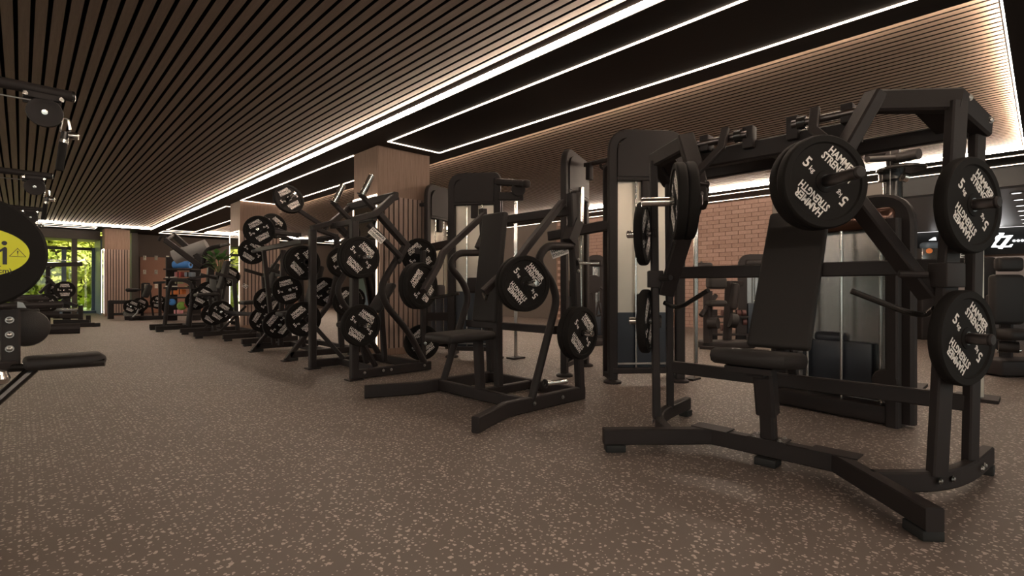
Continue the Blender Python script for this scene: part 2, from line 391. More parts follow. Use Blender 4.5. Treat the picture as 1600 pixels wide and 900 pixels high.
# far wall : reddish panels with hooks, then column 3 and the windows
wf = struct(MB().box((8.0, YF, 1.6), (9.6, .2, 3.2)).build('wall_far', M['dark_wall']))
for i in range(5):
    MB().box((3.95+i*1.22, YF-.12, 1.12), (1.2, .05, 2.2), ch=.004).build('panel', M['rust_wall'], wf)
def hook(p, label):
    h = Th('wall_hook', p, label, 'hook', 'white hooks on the red-brown wall')
    h.box('plate', p, (.10, .014, .17), M['hook'], ch=.004); 
    h.tube('peg', [p+V(0, -.01, .03), p+V(0, -.10, .03), p+V(0, -.11, .07)], .022, M['hook'], fr=.02)
    h.tube('peg', [p+V(0, -.01, -.03), p+V(0, -.06, -.04)], .018, M['hook'])
cols = ['left', 'middle', 'right']; rows = ['top', 'second', 'bottom']
for j in range(3):
    for i in range(3):
        u = 226+18*i; v = 403+22*j
        dd = (YF-.16)/(CA-(u-800)/FPX*SA); p = at(u, v, dd)
        hook(p, f'white wall hook in the {cols[i]} column of the {rows[j]} row on the red-brown wall')
# wall beside column 3 : slim windows
wall('trim_2', (3.12, YF-.35, 1.55), (.20, .5, 3.1), 'frame_brown')
g1 = struct(MB().box((2.93, YF+.05, 1.3), (.12, .04, 2.4)).build('window_2', M['glass']))
# windows
def window(n, x0, x1, y, zt, divs):
    e = bpy.data.objects.new('window_%d' % n, None); COL.objects.link(e); struct(e); e.location = (x0, y, 0); o = V(x0, y, 0)
    def P(nm, c, sz, m): return MB(o).box(c, sz, ch=0).build(nm, M[m], e)
    P('frame', (x0+.05, y, zt/2), (.10, .12, zt), 'frame_blue'); P('frame', (x1-.05, y, zt/2), (.10, .12, zt), 'frame_blue')
    P('frame', ((x0+x1)/2, y, zt-.06), (x1-x0-.2, .12, .12), 'frame_brown'); P('sill', ((x0+x1)/2, y-.25, .05), (x1-x0, .62, .10), 'frame_blue')
    xs = [x0+.10]+list(divs)+[x1-.10]; divs = len(xs)-1
    for k in range(1, divs): P('mullion', (xs[k], y, zt/2), (.14, .10, zt-.24), 'reveal_blue')
    for k in range(divs): P('pane', ((xs[k]+xs[k+1])/2, y+.02, zt/2), (xs[k+1]-xs[k], .012, zt-.24), 'glass')
    P('rail', ((x0+x1)/2, y-.06, 2.08), (x1-x0-.2, .03, .03), 'chrome')
YW = 26.6
window(1, -5.4, 2.15, YW, 2.62, (-3.9, -2.2, -.5, 1.21))
wall('trim_3', (-2.45, YF-.3, 2.94), (9.1, .5, .35), 'frame_brown')        # header over the window bay
wall('ceiling_bay', (-2.4, 25.6, 2.90), (9.3, 2.3, .1), 'grey_wall')
wall('wall_bay', (2.30, 25.65, 1.4), (.3, 2.1, 2.9), 'reveal_blue')
wall('wall_bay_left', (-5.6, 25.65, 1.4), (.4, 2.3, 2.9), 'reveal_blue')
wall('wall_corner', (-6.4, YF, 1.6), (1.4, .2, 3.2), 'dark_wall')
wall('trim_4', (1.39, YF-.25, 1.4), (.15, .3, 2.75), 'frame_brown')         # brown post in front of the glazing
wall('trim_5', (-1.9, YF-.25, 1.4), (.17, .3, 2.75), 'frame_brown')
# left wall with its row of windows (outside the frame)
for i in range(5):
    y0 = YN+.3+i*6.0
    wall('wall_left', (XL-.1, y0-.35, 1.6), (.2, 1.3, 3.4), 'dark_wall')
wall('wall_left', (XL-.1, (YN+YF)/2, 3.0), (.2, YF-YN, .6), 'dark_wall'); wall('wall_left', (XL-.1, (YN+YF)/2, .2), (.2, YF-YN, .4), 'dark_wall')
for i in range(5):
    y0 = YN+.6+i*6.0
    struct(MB().box((XL-.1, y0+2.7, 1.55), (.02, 4.8, 2.3)).build('window_%d' % (3+i), M['glass']))
# ---------------------------------------------------------------- columns
def column(x0, x1, y0, y1, left_led=True, front='slats', frame_face='left'):
    c = V(x0, y0, 0); body = MB(c).box(((x0+x1)/2, (y0+y1)/2, ZC/2), (x1-x0, y1-y0, ZC)).build('column', M['column_wood']); struct(body); body.location = c
    zt = 2.37; n = int((x1-x0)/.076); pit = (x1-x0)/n; me = None
    MB(c).box(((x0+x1)/2, y0-.004, zt/2), (x1-x0-.01, .008, zt)).build('backing', M['slat_back'], body)
    for i in range(n):
        if me is None: o = MB().box((0, 0, 0), (pit*.72, .024, zt-.10)).build('slat', M['column_slat'], body); me = o.data
        else: o = bpy.data.objects.new('slat', me); COL.objects.link(o); o.parent = body
        o.location = V(x0+pit*(i+.5), y0-.018, (zt+.10)/2)-c
    MB(c).box(((x0+x1)/2, y0-.02, .05), (x1-x0, .03, .10)).build('plinth', M['column_wood'], body)
    # mirror in a glowing frame on the aisle side
    MB(c).box((x0-.008, (y0+y1)/2, (zt+.1)/2), (.016, y1-y0-.08, zt-.1)).build('mirror', M['mirror'], body)
    lw = .024; zz0 = .10; 
    MB(c).beam([(x0-.020, y0+lw/2, zz0), (x0-.020, y0+lw/2, zt), (x0-.020, y1-lw/2, zt), (x0-.020, y1-lw/2, zz0)], lw, .008, up=(1, 0, 0), ch=.001).build('light_frame', M['led_line'], body)
column(3.79, 4.70, 6.80, 7.55)
column(3.79, 4.70, 13.37, 14.16)
column(2.12, 2.84, 22.9, 23.65)
# ---------------------------------------------------------------- area beyond the opening on the right
wall('wall_sign', (25.0, 1.0, 2.64), (.3, 13, .95), 'sign_dark')
wall('wall_end', (26.4, 1, 1.5), (.2, 13, 3.2), 'pale_wall')
wall('trim_6', (24.8, 1.0, 2.14), (.34, 13, .06), 'column_wood')
wall('wall_side', (18.5, 7.4, 1.6), (12.2, .2, 3.2), 'grey_wall')
wall('wall_side', (18.5, -5.4, 1.6), (16, .2, 3.2), 'grey_wall')
for i in range(8):
    x = 14.6+i*1.25; e = Th('downlight', (x, .45, ZC), 'small bright ceiling downlight, number %s of the row running away beyond the opening' % ['one, nearest', 'two', 'three', 'four', 'five', 'six', 'seven', 'eight, farthest'][i], 'light', 'row of downlights')
    e.mb().lathe([(.11, 0), (.11, -.012), (.085, -.012), (.085, 0)], (x, .45, ZC), n=20).build('rim', M['white'], e.e)
    e.cyl('lamp', (x, .45, ZC-.010), (x, .45, ZC-.003), .08, M['sign_lit'], 20)
e = Th('downlight', (16.9, 2.6, ZC), 'single ceiling downlight seen past the rounded corner of the silver weight tower', 'light')
e.cyl('lamp', (16.9, 2.6, ZC-.01), (16.9, 2.6, ZC-.002), .08, M['sign_lit'], 20); e.mb().lathe([(.11, 0), (.11, -.012), (.085, -.012), (.085, 0)], (16.9, 2.6, ZC), n=20).build('rim', M['white'], e.e)
# illuminated logo on the dark band
lg_o = at(1569, 377, 17.3)
def onwall(u, v):
    xx = 24.84; t = xx/(SA+(u-800)/FPX*CA); return at(u, v, t)
sg = Th('wall_sign_logo', onwall(1569, 377), 'glowing white slanted letter logo with dots on the dark band at the far right', 'sign')
def lp(name, uv):
    p = [onwall(*q) for q in uv]; c0 = p[0]; mb = sg.mb()
    poly = [(-(q.y-c0.y), q.z-c0.z) for q in p]
    mb.extr(poly, c0, (0, -1, 0), (0, 0, 1), -.03).build(name, M['sign_lit'], sg.e)
lp('letter_stroke', [(1560.5, 364), (1569.5, 364), (1568, 367), (1564, 372), (1558, 379), (1555.5, 381.5), (1557, 383), (1548.5, 386.5), (1554, 378), (1555.5, 376), (1554.5, 370.5), (1559, 368), (1562, 366)])
lp('letter_stroke', [(1557, 369), (1583, 367.5), (1566, 388.8), (1559, 388), (1562, 385), (1573.5, 371), (1562, 371.5)])
lp('letter_stroke', [(1548.5, 386.6), (1556, 384), (1576, 384), (1579, 382), (1583, 381.5), (1580, 386), (1562, 386.3)])
for k, (u_, v_) in enumerate([(1584.5, 376.2), (1591, 376), (1597.5, 375.8)]):
    c0 = onwall(u_, v_); sg.mb().cyl(c0, c0+V(-.03, 0, 0), .04, 12).build('dot', M['sign_lit'], sg.e)
lp('letter_stroke', [(1451, 375.6), (1459, 371), (1462, 371), (1463, 375.5)])
# ---------------------------------------------------------------- outdoors
struct(MB().box((4, 50, -.3), (120, 46, .1)).build('ground', M['grass']))
def tree(x, y, h, r, label, n=5200):
    random.seed(int(x*10)+77)
    t = Th('tree', (x, y, -.25), label, 'tree', 'trees outside the windows')
    t.tube('trunk', [(x, y, -.25), (x+.1, y, h*.3), (x-.1, y+.1, h*.6)], .16, M['bark'])
    mb = t.mb()
    cl = [(x+random.gauss(0, r*.42), y+random.gauss(0, r*.3), random.uniform(.5, h), random.uniform(.5, .95)) for _ in range(26)]
    for i in range(n):
        cx, cy, cz, cr = random.choice(cl); d = V(random.gauss(0, 1), random.gauss(0, 1), random.gauss(0, 1)).normalized()
        p = V(cx, cy, cz)+d*cr*random.uniform(.75, 1.05); s_ = random.uniform(.10, .19)
        a = d.orthogonal().normalized(); a.rotate(Matrix.Rotation(random.uniform(0, 6.28), 3, d)); b = d.cross(a)+d*random.uniform(-.5, .5)
        mb.add([p-a*s_, p+b*s_*.6, p+a*s_, p-b*s_*.6], [(0, 1, 2, 3)])
    f = mb.build('foliage', M['tree_leaves'], t.e); f['kind'] = 'stuff'
    for p in f.data.polygons: p.use_smooth = False
TL = ['tree outside the far windows, leftmost and half hidden by the yellow-stickered disc', 'tree outside the left window pane', 'tree outside between the brown post and the blue mullion',
      'tree outside the right window pane', 'tree outside seen at the right edge of the window beside the column', 'tree outside farther back behind the others']
for i, (x, y) in enumerate([(-2.4, 30.5), (-.2, 31.6), (1.2, 30.2), (2.5, 31.4), (4.4, 30.6), (1.6, 35)]):
    tree(x, y, 4.6 if i < 5 else 7, 2.0 if i < 5 else 3.6, TL[i])
# ================================================================ weight plates
def text_mesh(s, size, off=.0):
    cu = bpy.data.curves.new('t', 'FONT'); cu.body = s; cu.size = size; cu.align_x = 'CENTER'; cu.align_y = 'CENTER'
    cu.offset = off; cu.extrude = .0006; cu.resolution_u = 2
    o = bpy.data.objects.new('t', cu); me = bpy.data.meshes.new_from_object(o)
    vs = [v.co.copy() for v in me.vertices]; fs = [tuple(p.vertices) for p in me.polygons]
    bpy.data.objects.remove(o); bpy.data.curves.remove(cu); bpy.data.meshes.remove(me); return vs, fs
PR, PT = .22, .055
pl_m = MB()
h = PT/2
prof = [(.026, -h+.004), (.05, -h+.004), (.052, -h+.008), (.178, -h+.008), (.184, -h), (.212, -h), (.218, -h+.006), (PR, -h+.014), (PR, h-.014), (.218, h-.006), (.212, h), (.184, h), (.178, h-.008), (.052, h-.008), (.05, h-.004), (.026, h-.004)]
pl_m.lathe(prof, n=56, loop=True)
PLATE = pl_m.build('weight_plate', M['rubber'])
def letter_mesh():
    mbs = []; z = h-.0075
    words = []
    def put(mb, s, size, x, y, rot, sx=1.0, off=0.0):
        vs, fs = text_mesh(s, size, off); c, s_ = math.cos(rot), math.sin(rot)
        for side in (1, -1):
            out = []; mb = MB(); mbs.append(mb)
            for p in vs:
                px, py = p.x*sx+x, p.y+y; qx, qy = px*c-py*s_, px*s_+py*c
                out.append(V(qx*side, qy, (z+p.z)*side))
            mb.add(out, fs)
    for r in (0, math.pi):
        put(None, 'HAMMER', .051, 0, .130, r, .82, .0013); put(None, 'STRENGTH', .051, 0, .087, r, .74, .0013)
        put(None, '5', .072, -.128, .004, r, .95, .0012); put(None, 'kg', .034, -.088, -.004, r, 1.0, .0004)
    return mbs
for m_ in letter_mesh(): m_.build('lettering', M['print'], PLATE)
HUB = MB().lathe([(.0252, -h+.003), (.031, -h+.003), (.031, h-.003), (.0252, h-.003)], n=28, loop=True).build('hub_ring', M['coat_gloss'], PLATE)
first_plate = [True]
def plate(c, n, rot, label, group=None, scale=1.0):
    """c centre, n outward normal, rot slant of the lettering in degrees"""
    if first_plate[0]: o = PLATE; first_plate[0] = False
    else: o = copy_tree(PLATE)
    n = Vector(n).normalized(); r = V(0, 0, 1).cross(n).normalized(); u = n.cross(r)
    a = math.radians(rot); x = r*math.cos(a)+u*math.sin(a); y = n.cross(x)
    m = Matrix((x, y, n)).transposed().to_4x4(); m.translation = Vector(c)
    o.matrix_world = m @ Matrix.Diagonal((scale, scale, 1, 1))
    o.matrix_basis = o.matrix_world
    tag(o, label, 'weight plate', group); return o
def peg(T, base, n, L, r=.0245, m='chrome', cap=True):
    base = Vector(base); n = Vector(n).normalized()
    p = T.cyl('weight_peg', base, base+n*L, r, M[m], 18)
    T.mb().lathe([(r*1.7, 0), (r*1.7, .012), (r, .016)], base, n, 18).build('collar', M['coat'], p).parent = p
    if cap: T.mb().lathe([(r*1.02, 0), (r*1.02, .008), (r*.8, .014), (0, .015)], base+n*L, n, 18).build('end_cap', M[m if m != 'dark_chrome' else 'coat'], p)
    return p
def bolt(T, p, n, r=.011, parent=None):
    T.mb().lathe([(r*1.4, 0), (r*1.4, .003), (r, .003), (r*.95, .009), (r*.5, .012), (0, .0125)], p, n, 10).build('bolt', M['bolt'], parent or T.e)
def pad(T, name, c, sz, ry=0, rz=0, m='vinyl', ch=.028, rx=0): return T.box(name, c, sz, M[m], ch=ch, ry=ry, rz=rz, rx=rx)
def placard(T, c, n, wd, ht, rot, lines=('HAMMER', 'STRENGTH'), inv=False):
    n = Vector(n).normalized(); r = V(0, 0, 1).cross(n).normalized(); u = n.cross(r); a = math.radians(rot)
    x = r*math.cos(a)+u*math.sin(a); y = n.cross(x); c = Vector(c)
    b = T.mb().extr([(-wd/2, -ht/2), (wd/2, -ht/2), (wd/2, ht/2), (-wd/2, ht/2)], c, x, y, .004).build('placard', M['print'], T.e, 'pale name placard')
    mb = T.mb()
    for k, s in enumerate(lines):
        vs, fs = text_mesh(s, ht*.42, ht*.01); yo = ht*(.22 if k == 0 else -.22); mx = max(abs(p.x) for p in vs); sx = wd*.46/mx
        mb.add([c+x*(p.x*sx)+y*(p.y+yo)+n*(.0045+p.z) for p in vs], fs)
    mb.build('lettering', M['black_print'], b)

NR, NL = V(-.588, -.809, 0), V(-.588, .809, 0)
Z = V(0, 0, 1)
# ================================================================ machine 1 (nearest, right)
def machine1():
    yc = 1.09; T = Th('chest_press_machine', (3.2, yc, 0), 'large black plate-loaded press machine in the right foreground with tall grey backrest', 'gym machine')
    p = lambda x, a, z, s=0: V(x, yc+s*a, z)
    T.beam('front_frame', [p(2.58, .79, .0925, 1), p(3.07, .335, .0925, 1), p(3.07, .335, .0925, -1), p(2.58, .79, .0925, -1)], .07, .095, ch=.006)
    T.box('splice_plate', (3.07, yc+.33, .1425), (.12, .22, .006)); T.box('splice_plate', (3.07, yc-.33, .1425), (.12, .22, .006))
    T.box('foot', (3.05, yc, .022), (.10, .115, .044), M['foot_rubber'], ch=.006)
    T.box('post_base', (3.07, yc-.0, .145), (.11, .20, .01))
    for q in (-.07, .07): bolt(T, (3.03, yc+q, .15), Z, .009); bolt(T, (3.11, yc+q, .15), Z, .009)
    # seat post, telescoping
    T.beam('seat_post', [(3.07, yc, .15), (3.045, yc, .36)], .075, .075, up=(1, 0, 0))
    T.beam('seat_sleeve', [(3.052, yc, .29), (3.0, yc, .555)], .105, .10, up=(1, 0, 0))
    T.box('seat_bracket', (2.97, yc, .555), (.22, .09, .05), ry=-.12)
    T.box('seat_bracket', (2.86, yc, .575), (.20, .24, .03), ry=-.10)
    # seat: tapered cushion
    bm = T.mb(); pts = [(-.23, -.10), (-.20, -.19), (.14, -.20), (.23, -.15), (.23, .15), (.14, .20), (-.20, .19), (-.23, .10)]
    rings = []
    for (zz, k) in ((-.02, .90), (-.008, .97), (.02, 1.0), (.05, .98), (.066, .88)): rings.append([(x*k, y*k, zz) for x, y in pts])
    Mr = Matrix.Rotation(.10, 3, 'Y'); c0 = V(2.93, yc, .592); vs = [c0+Mr @ V(*q) for r in rings for q in r]; fs = []
    for i in range(4):
        for j in range(8): fs.append((i*8+j, i*8+(j+1) % 8, (i+1)*8+(j+1) % 8, (i+1)*8+j))
    fs += [tuple(range(7, -1, -1)), tuple(32+j for j in range(8))]
    o = bm.add(vs, fs).build('seat', M['vinyl'], T.e, 'dark padded seat', ang=50)
    # backrest
    L = .93; th = math.atan2(.35, .75); c = V(3.20, yc, .645)+V(math.sin(th), 0, math.cos(th))*L/2
    o = T.box('backrest', c, (.05, .35, L), M['vinyl_grey'], ch=.022, ry=th)
    T.box('backrest_board', c+V(.03, 0, -.014), (.02, .28, L-.08), M['coat'], ry=th)
    T.beam('backrest_post', [(3.25, yc, .55), (3.72, yc, 1.56)], .06, .07, up=(1, 0, 0))
    T.beam('backrest_brace', [(3.5, yc, .42), (3.36, yc, .72)], .05, .05, up=(1, 0, 0))
    # crossbars
    T.beam('crossbar', [p(3.46, .84, .42, 1), p(3.46, .84, .42, -1)], .05, .085)
    T.beam('crossbar', [p(3.46, .80, 1.11, 1), p(3.46, .80, 1.11, -1)], .05, .085)
    T.beam('crossbar', [p(3.46, .82, 1.80, 1), p(3.46, .82, 1.80, -1)], .05, .08)
    T.beam('top_crossbar', [p(3.14, .43, 1.815, 1), p(3.14, .43, 1.815, -1)], .07, .11)
    T.beam('top_brace', [(3.16, yc, 1.80), (3.46, yc, 1.80)], .06, .07)
    for s, N, side in ((1, NL, 'left'), (-1, NR, 'right')):
        q = lambda x, a, z: V(x, yc+s*a, z)
        T.box('foot', q(2.635, .745, .022), (.12, .085, .044), M['foot_rubber'], ch=.006, rz=s*-.75)
        T.beam('side_frame', fillet([q(2.89, .52, .0925), q(3.12, .74, .0925), q(3.38, .825, .0925), q(3.80, .87, .0925)], .16, 4), .055, .095)
        T.box('foot', q(3.76, .865, .022), (.09, .07, .044), M['foot_rubber'], ch=.006)
        for xx, aa in ((3.09, .748), (3.17, .785), (3.46, .868), (3.52, .875)): bolt(T, q(xx, aa, .10), (-.1, s, 0), .011)
        T.beam('post', [q(3.105, .735, .12), q(3.175, .80, 1.875)], .05, .082, up=(N.y*s*s, -N.x, 0))
        T.beam('rear_post', [q(3.45, .825, .12), q(3.47, .85, 1.80)], .05, .06, up=(N.y, -N.x, 0))
        # crown, diagonal and strut of the side frame
        T.beam('crown', [q(3.065, .50, 1.925), q(3.185, .79, 1.885), q(3.50, .87, 1.805)], .075, .105)
        T.mb().extr([(-.02, -.045), (.36, -.045), (.36, -.038), (-.02, -.038)], q(3.15, .76, 1.912), (.964*1, s*.21, -.25), V(-.21*s, .964, 0) if False else Z, .13*s).build('flange', M['coat'], T.e)
        bolt(T, q(3.235, .84, 1.90), N if s < 0 else N, .012); bolt(T, q(3.46, .90, 1.83), N, .012)
        T.beam('diagonal', [q(3.065, .505, 1.965), q(2.99, .40, 1.72), q(2.93, .34, 1.56)], .065, .10, up=(N.x, N.y, 0))
        T.beam('strut', [q(2.905, .325, 1.63), q(3.17, .70, .96)], .055, .10, up=(N.x, N.y, 0))
        T.mb().beam([q(2.92, .33, 1.49), q(2.95, .36, 1.62)], .12, .07, up=(N.x, N.y, 0)).build('peg_bracket', M['coat'], T.e)
        T.box('slide_box', q(3.14, .765, 1.06), (.10, .10, .115), M['coat'], ch=.006, rz=math.atan2(N.y, N.x))
        T.tube('slide_pin', [q(3.10, .70, 1.062), q(3.05, .60, 1.068)], .018)
        T.tube('handle', [q(3.18, .72, .90), q(3.25, .68, .865), q(3.22, .61, .875), q(3.13, .385, .985)], .0155, M['coat_gloss'], fr=.05)
        # pivot gear on the top bar
        T.cyl('pivot_shaft', q(3.07, .12, 1.90), q(3.07, .50, 1.90), .022, M['dark_chrome'])
        T.box('bearing_block', q(3.10, .12, 1.885), (.07, .06, .13), ch=.006); T.box('bearing_block', q(3.10, .38, 1.90), (.09, .055, .10), ch=.006)
        T.cyl('bearing', q(3.07, .15, 1.90), q(3.07, .19, 1.90), .036, M['coat_gloss']); T.cyl('bearing', q(3.07, .44, 1.90), q(3.07, .48, 1.90), .036, M['coat_gloss'])
        T.beam('link', [q(3.05, .24, 1.955), q(3.0, .245, 1.83), q(2.93, .40, 1.66)], .03, .045, up=(0, 1, 0))
        # pegs and plates
        c1 = V(2.711, yc+s*.365, 1.495); peg(T, c1-N*.10, N, .31 if s < 0 else .29, .027, 'dark_chrome' if s < 0 else 'chrome')
        T.beam('peg_arm', [c1-N*.10, q(2.94, .35, 1.55)], .06, .07)
        plate(c1+N*.0, N, -41, f'outer 5 kg plate on the raised front peg of the near press, {side} side')
        plate(c1-N*.057, N, -47, f'inner 5 kg plate behind its twin, raised front peg of near press, {side} side')
        NS = V(-.367, s*.930, 0); c2 = V(3.12, yc+s*.845, 1.376); peg(T, c2-NS*.09, NS, .19, .026, 'dark_chrome' if s < 0 else 'chrome')
        plate(c2, NS, -41, f'single black 5 kg plate on the upper storage peg of the near press, {side} post')
        c3 = V(3.12, yc+s*.825, .771); peg(T, c3-NS*.10, NS, .20, .026, 'dark_chrome' if s < 0 else 'chrome')
        plate(c3, NS, -42, f'single black 5 kg plate on the lower storage peg of the near press, {side} post')
machine1()
# ================================================================ machine 2
def machine2():
    yc = 3.495; T = Th('shoulder_press_machine', (3.0, yc, 0), 'black plate-loaded press with tall dark backrest and splayed front feet at the centre', 'gym machine')
    T.beam('front_crossbar', [(2.94, yc-.6, .06), (2.94, yc+.6, .06)], .06, .10); T.beam('rear_crossbar', [(3.6, yc-.6, .06), (3.6, yc+.6, .06)], .06, .10)
    T.beam('spine', [(2.94, yc, .06), (3.6, yc, .06)], .06, .08)
    T.beam('seat_post', [(2.96, yc, .10), (2.93, yc, .57)], .075, .075, up=(1, 0, 0)); T.beam('rear_post', [(3.18, yc, .10), (3.14, yc, 1.55)], .07, .07, up=(1, 0, 0))
    pad(T, 'seat', (2.735, yc, .585), (.50, .38, .075), ry=-.02, ch=.03); T.box('seat_bracket', (2.86, yc, .555), (.3, .1, .04))
    T.box('backrest', (3.075, yc, 1.19), (.065, .31, 1.0), M['vinyl_grey'], ch=.025, ry=.13)
    T.beam('crossbar', [(3.30, yc-.6, .64), (3.30, yc+.6, .64)], .05, .07); T.beam('top_crossbar', [(3.5, yc-.6, 1.68), (3.5, yc+.6, 1.68)], .06, .085)
    for s, N, side in ((1, NL, 'left'), (-1, NR, 'right')):
        q = lambda x, a, z: V(x, yc+s*a, z)
        T.beam('side_frame', [q(2.25, .785, .06), q(2.70, .6, .06), q(3.66, .6, .06)], .06, .115, ch=.008)
        for xx in (3.0, 3.35): bolt(T, q(xx, .63, .065), (0, s, 0), .012)
        T.tube('curved_frame', [q(2.99, .6, .08), q(3.24, .6, .72), q(3.31, .6, .90), q(3.24, .6, 1.06), q(3.06, .6, 1.22), q(3.16, .6, 1.35), q(3.50, .6, 1.37)], .034, M['coat'], fr=.10, n=12, up=(0, 1, 0))
        T.beam('rear_upright', [q(3.62, .6, .10), q(3.50, .6, 1.83)], .07, .075, up=(1, 0, 0))
        T.box('upright_cap', q(3.52, .6, 1.50), (.10, .09, .22), ry=.5)
        T.beam('press_arm', [q(3.46, .53, 1.76), q(2.97, .58, 1.34), q(2.89, .54, 1.22), q(2.64, .42, .97)], .055, .065, up=(0, 1, 0))
        T.tube('handle', [q(2.67, .43, .97), q(2.69, .39, .905), q(2.85, .17, .95)], .0145, M['coat_gloss'], fr=.04)
        for z_ in (1.05, 1.15): bolt(T, q(3.55, .64, z_+.1), (0, s, 0), .012)
        N = V(-.26, s*.966, 0); c1 = V(2.83, yc-.685, 1.035) if s < 0 else V(2.70, yc+.63, 1.02); peg(T, c1-N*.12, N, .29, .024); T.beam('peg_arm', [c1-N*.12, q(2.90, .61, 1.2)], .05, .06)
        plate(c1, N, -47 if s < 0 else -40, f'outer black 5 kg plate on the moving arm of the centre press, {side} side')
        plate(c1-N*.057, N, -47, f'inner black 5 kg plate on the moving arm of the centre press, {side} side')
    n2 = V(.05, -1, 0)
    c3 = V(3.38, yc-.80, .624); peg(T, c3-n2*.20, n2, .31, .024); T.beam('peg_arm', [c3-n2*.2, V(3.6, yc-.6, .62)], .05, .06)
    plate(c3, n2, -45, 'front black 5 kg plate low on the rear storage peg of the centre press'); plate(c3-n2*.057, n2, -45, 'rear black 5 kg plate low on the storage peg of the centre press, mostly hidden')
    peg(T, V(3.12, yc-.63, .21), V(.98, -.2, 0), .22, .022); peg(T, V(3.53, yc-.64, 1.22), V(.9, -.45, 0), .2, .014)
    placard(T, at(874, 393, 4.45), (-.5, -.85, 0), .155, .085, 20)
machine2()
# ================================================================ machine 3 (high row, front of the near column)
ND = V(-.1, -1, 0); NU = V(-.1, 1, 0)
def machine3():
    yc = 5.75; T = Th('high_row_machine', (3.0, yc, 0), 'tall black plate-loaded row machine with slanted top beams standing before the near column', 'gym machine')
    for s, side in ((-1, 'near'), (1, 'far')):
        q = lambda x, a, z: V(x, yc+s*a, z)
        T.beam('side_frame', [q(2.60, .55, .06), q(3.60, .55, .06)], .06, .10); T.box('foot_plate', q(2.61, .55, .006), (.16, .14, .012))
        T.beam('post', [q(2.61, .55, .02), q(2.61, .55, 1.72)], .085, .08, up=(1, 0, 0))
        T.beam('top_beam', [q(2.60, .55, 1.74), q(2.86, .55, 1.83), q(3.11, .55, 2.06)], .07, .10, up=(0, 1, 0))
        T.beam('rear_beam', [q(2.88, .55, 1.86), q(3.26, .55, 1.50), q(3.14, .55, 1.30)], .07, .09, up=(0, 1, 0))
        T.tube('curved_frame', [q(3.24, .55, 1.48), q(3.08, .55, 1.25), q(2.92, .55, 1.0), q(3.0, .55, .80), q(3.30, .55, .48), q(3.52, .55, .10)], .038, fr=.13, n=12, up=(0, 1, 0))
        T.beam('post_brace', [q(2.64, .55, .52), q(2.95, .40, .10)], .05, .05)
        for xx in (2.72, 2.95, 3.05, 3.5): bolt(T, q(xx, .58, .07), (0, s, 0), .012)
        nn = V(0, s, 0)
        cA = q(2.56, .78, 1.32); peg(T, cA-nn*.19, nn, .36, .024); cB = q(2.58, .76, .608); peg(T, cB-nn*.17, nn, .34, .024)
        rt = -42 if s < 0 else 38
        plate(cA, nn if s < 0 else ND, rt, f'outer 5 kg plate, upper front peg of the tall row machine, {side} post'); plate(cA-nn*.058+V(.0, 0, -.004), nn, rt+9, f'second 5 kg plate in on the upper front peg of tall row machine, {side} post')
        plate(cB, nn if s < 0 else ND, -35 if s < 0 else 38, f'black 5 kg plate on the lower front peg of the tall row machine, {side} post')
        # unloaded lever with bright peg
        T.beam('lever', [q(3.05, .36, 1.83), q(2.78, .36, 2.07)], .05, .06, up=(0, 1, 0)); peg(T, q(2.80, .36, 2.05), (.35, -.25, .9), .25, .036)
        T.tube('pull_handle', [q(3.0, .34, 1.84), q(2.95, .30, 1.62), q(2.72, .25, 1.50)], .016, fr=.06)
    T.beam('top_crossbar', [(3.11, yc-.58, 2.06), (3.11, yc+.58, 2.06)], .07, .09); T.beam('rear_crossbar', [(3.5, yc-.55, .06), (3.5, yc+.55, .06)], .06, .1)
    T.beam('crossbar', [(2.86, yc-.55, 1.79), (2.86, yc+.55, 1.79)], .05, .07); T.beam('base_crossbar', [(2.95, yc-.55, .06), (2.95, yc+.55, .06)], .05, .08)
    T.beam('seat_post', [(3.05, yc, .08), (2.95, yc, .52)], .06, .06, up=(1, 0, 0)); pad(T, 'seat', (2.92, yc, .56), (.38, .34, .07))
    pad(T, 'chest_pad', (3.2, yc-.1, .88), (.07, .26, .42), ry=.6); T.beam('chest_post', [(3.3, yc, .08), (3.24, yc, .85)], .06, .06, up=(1, 0, 0))
    for (u, v, d, lab) in ((659, 535, 6.3, 'lower rear peg'), (655, 400, 6.35, 'upper rear arm')):
        c = at(u, v, d); n_ = V(-.35, -.93, 0); peg(T, c-n_*.12, n_, .28, .024); T.beam('peg_arm', [c-n_*.12, V(3.45, yc-.5, c.z+(.03 if v > 450 else .05))], .06, .07)
        plate(c, n_, 38, f'5 kg plate on the {lab} of the tall row machine beside centre press')
    T.beam('rear_upright', [(3.5, yc-.55, .1), (3.5, yc-.55, 1.45)], .05, .06, up=(1, 0, 0))
    T.beam('placard_beam', [at(576, 350, 5.72), at(626, 402, 5.85)], .05, .07, up=(0, 1, 0)); placard(T, at(589, 368, 5.66), (-.45, -.9, 0), .19, .085, -42)
machine3()
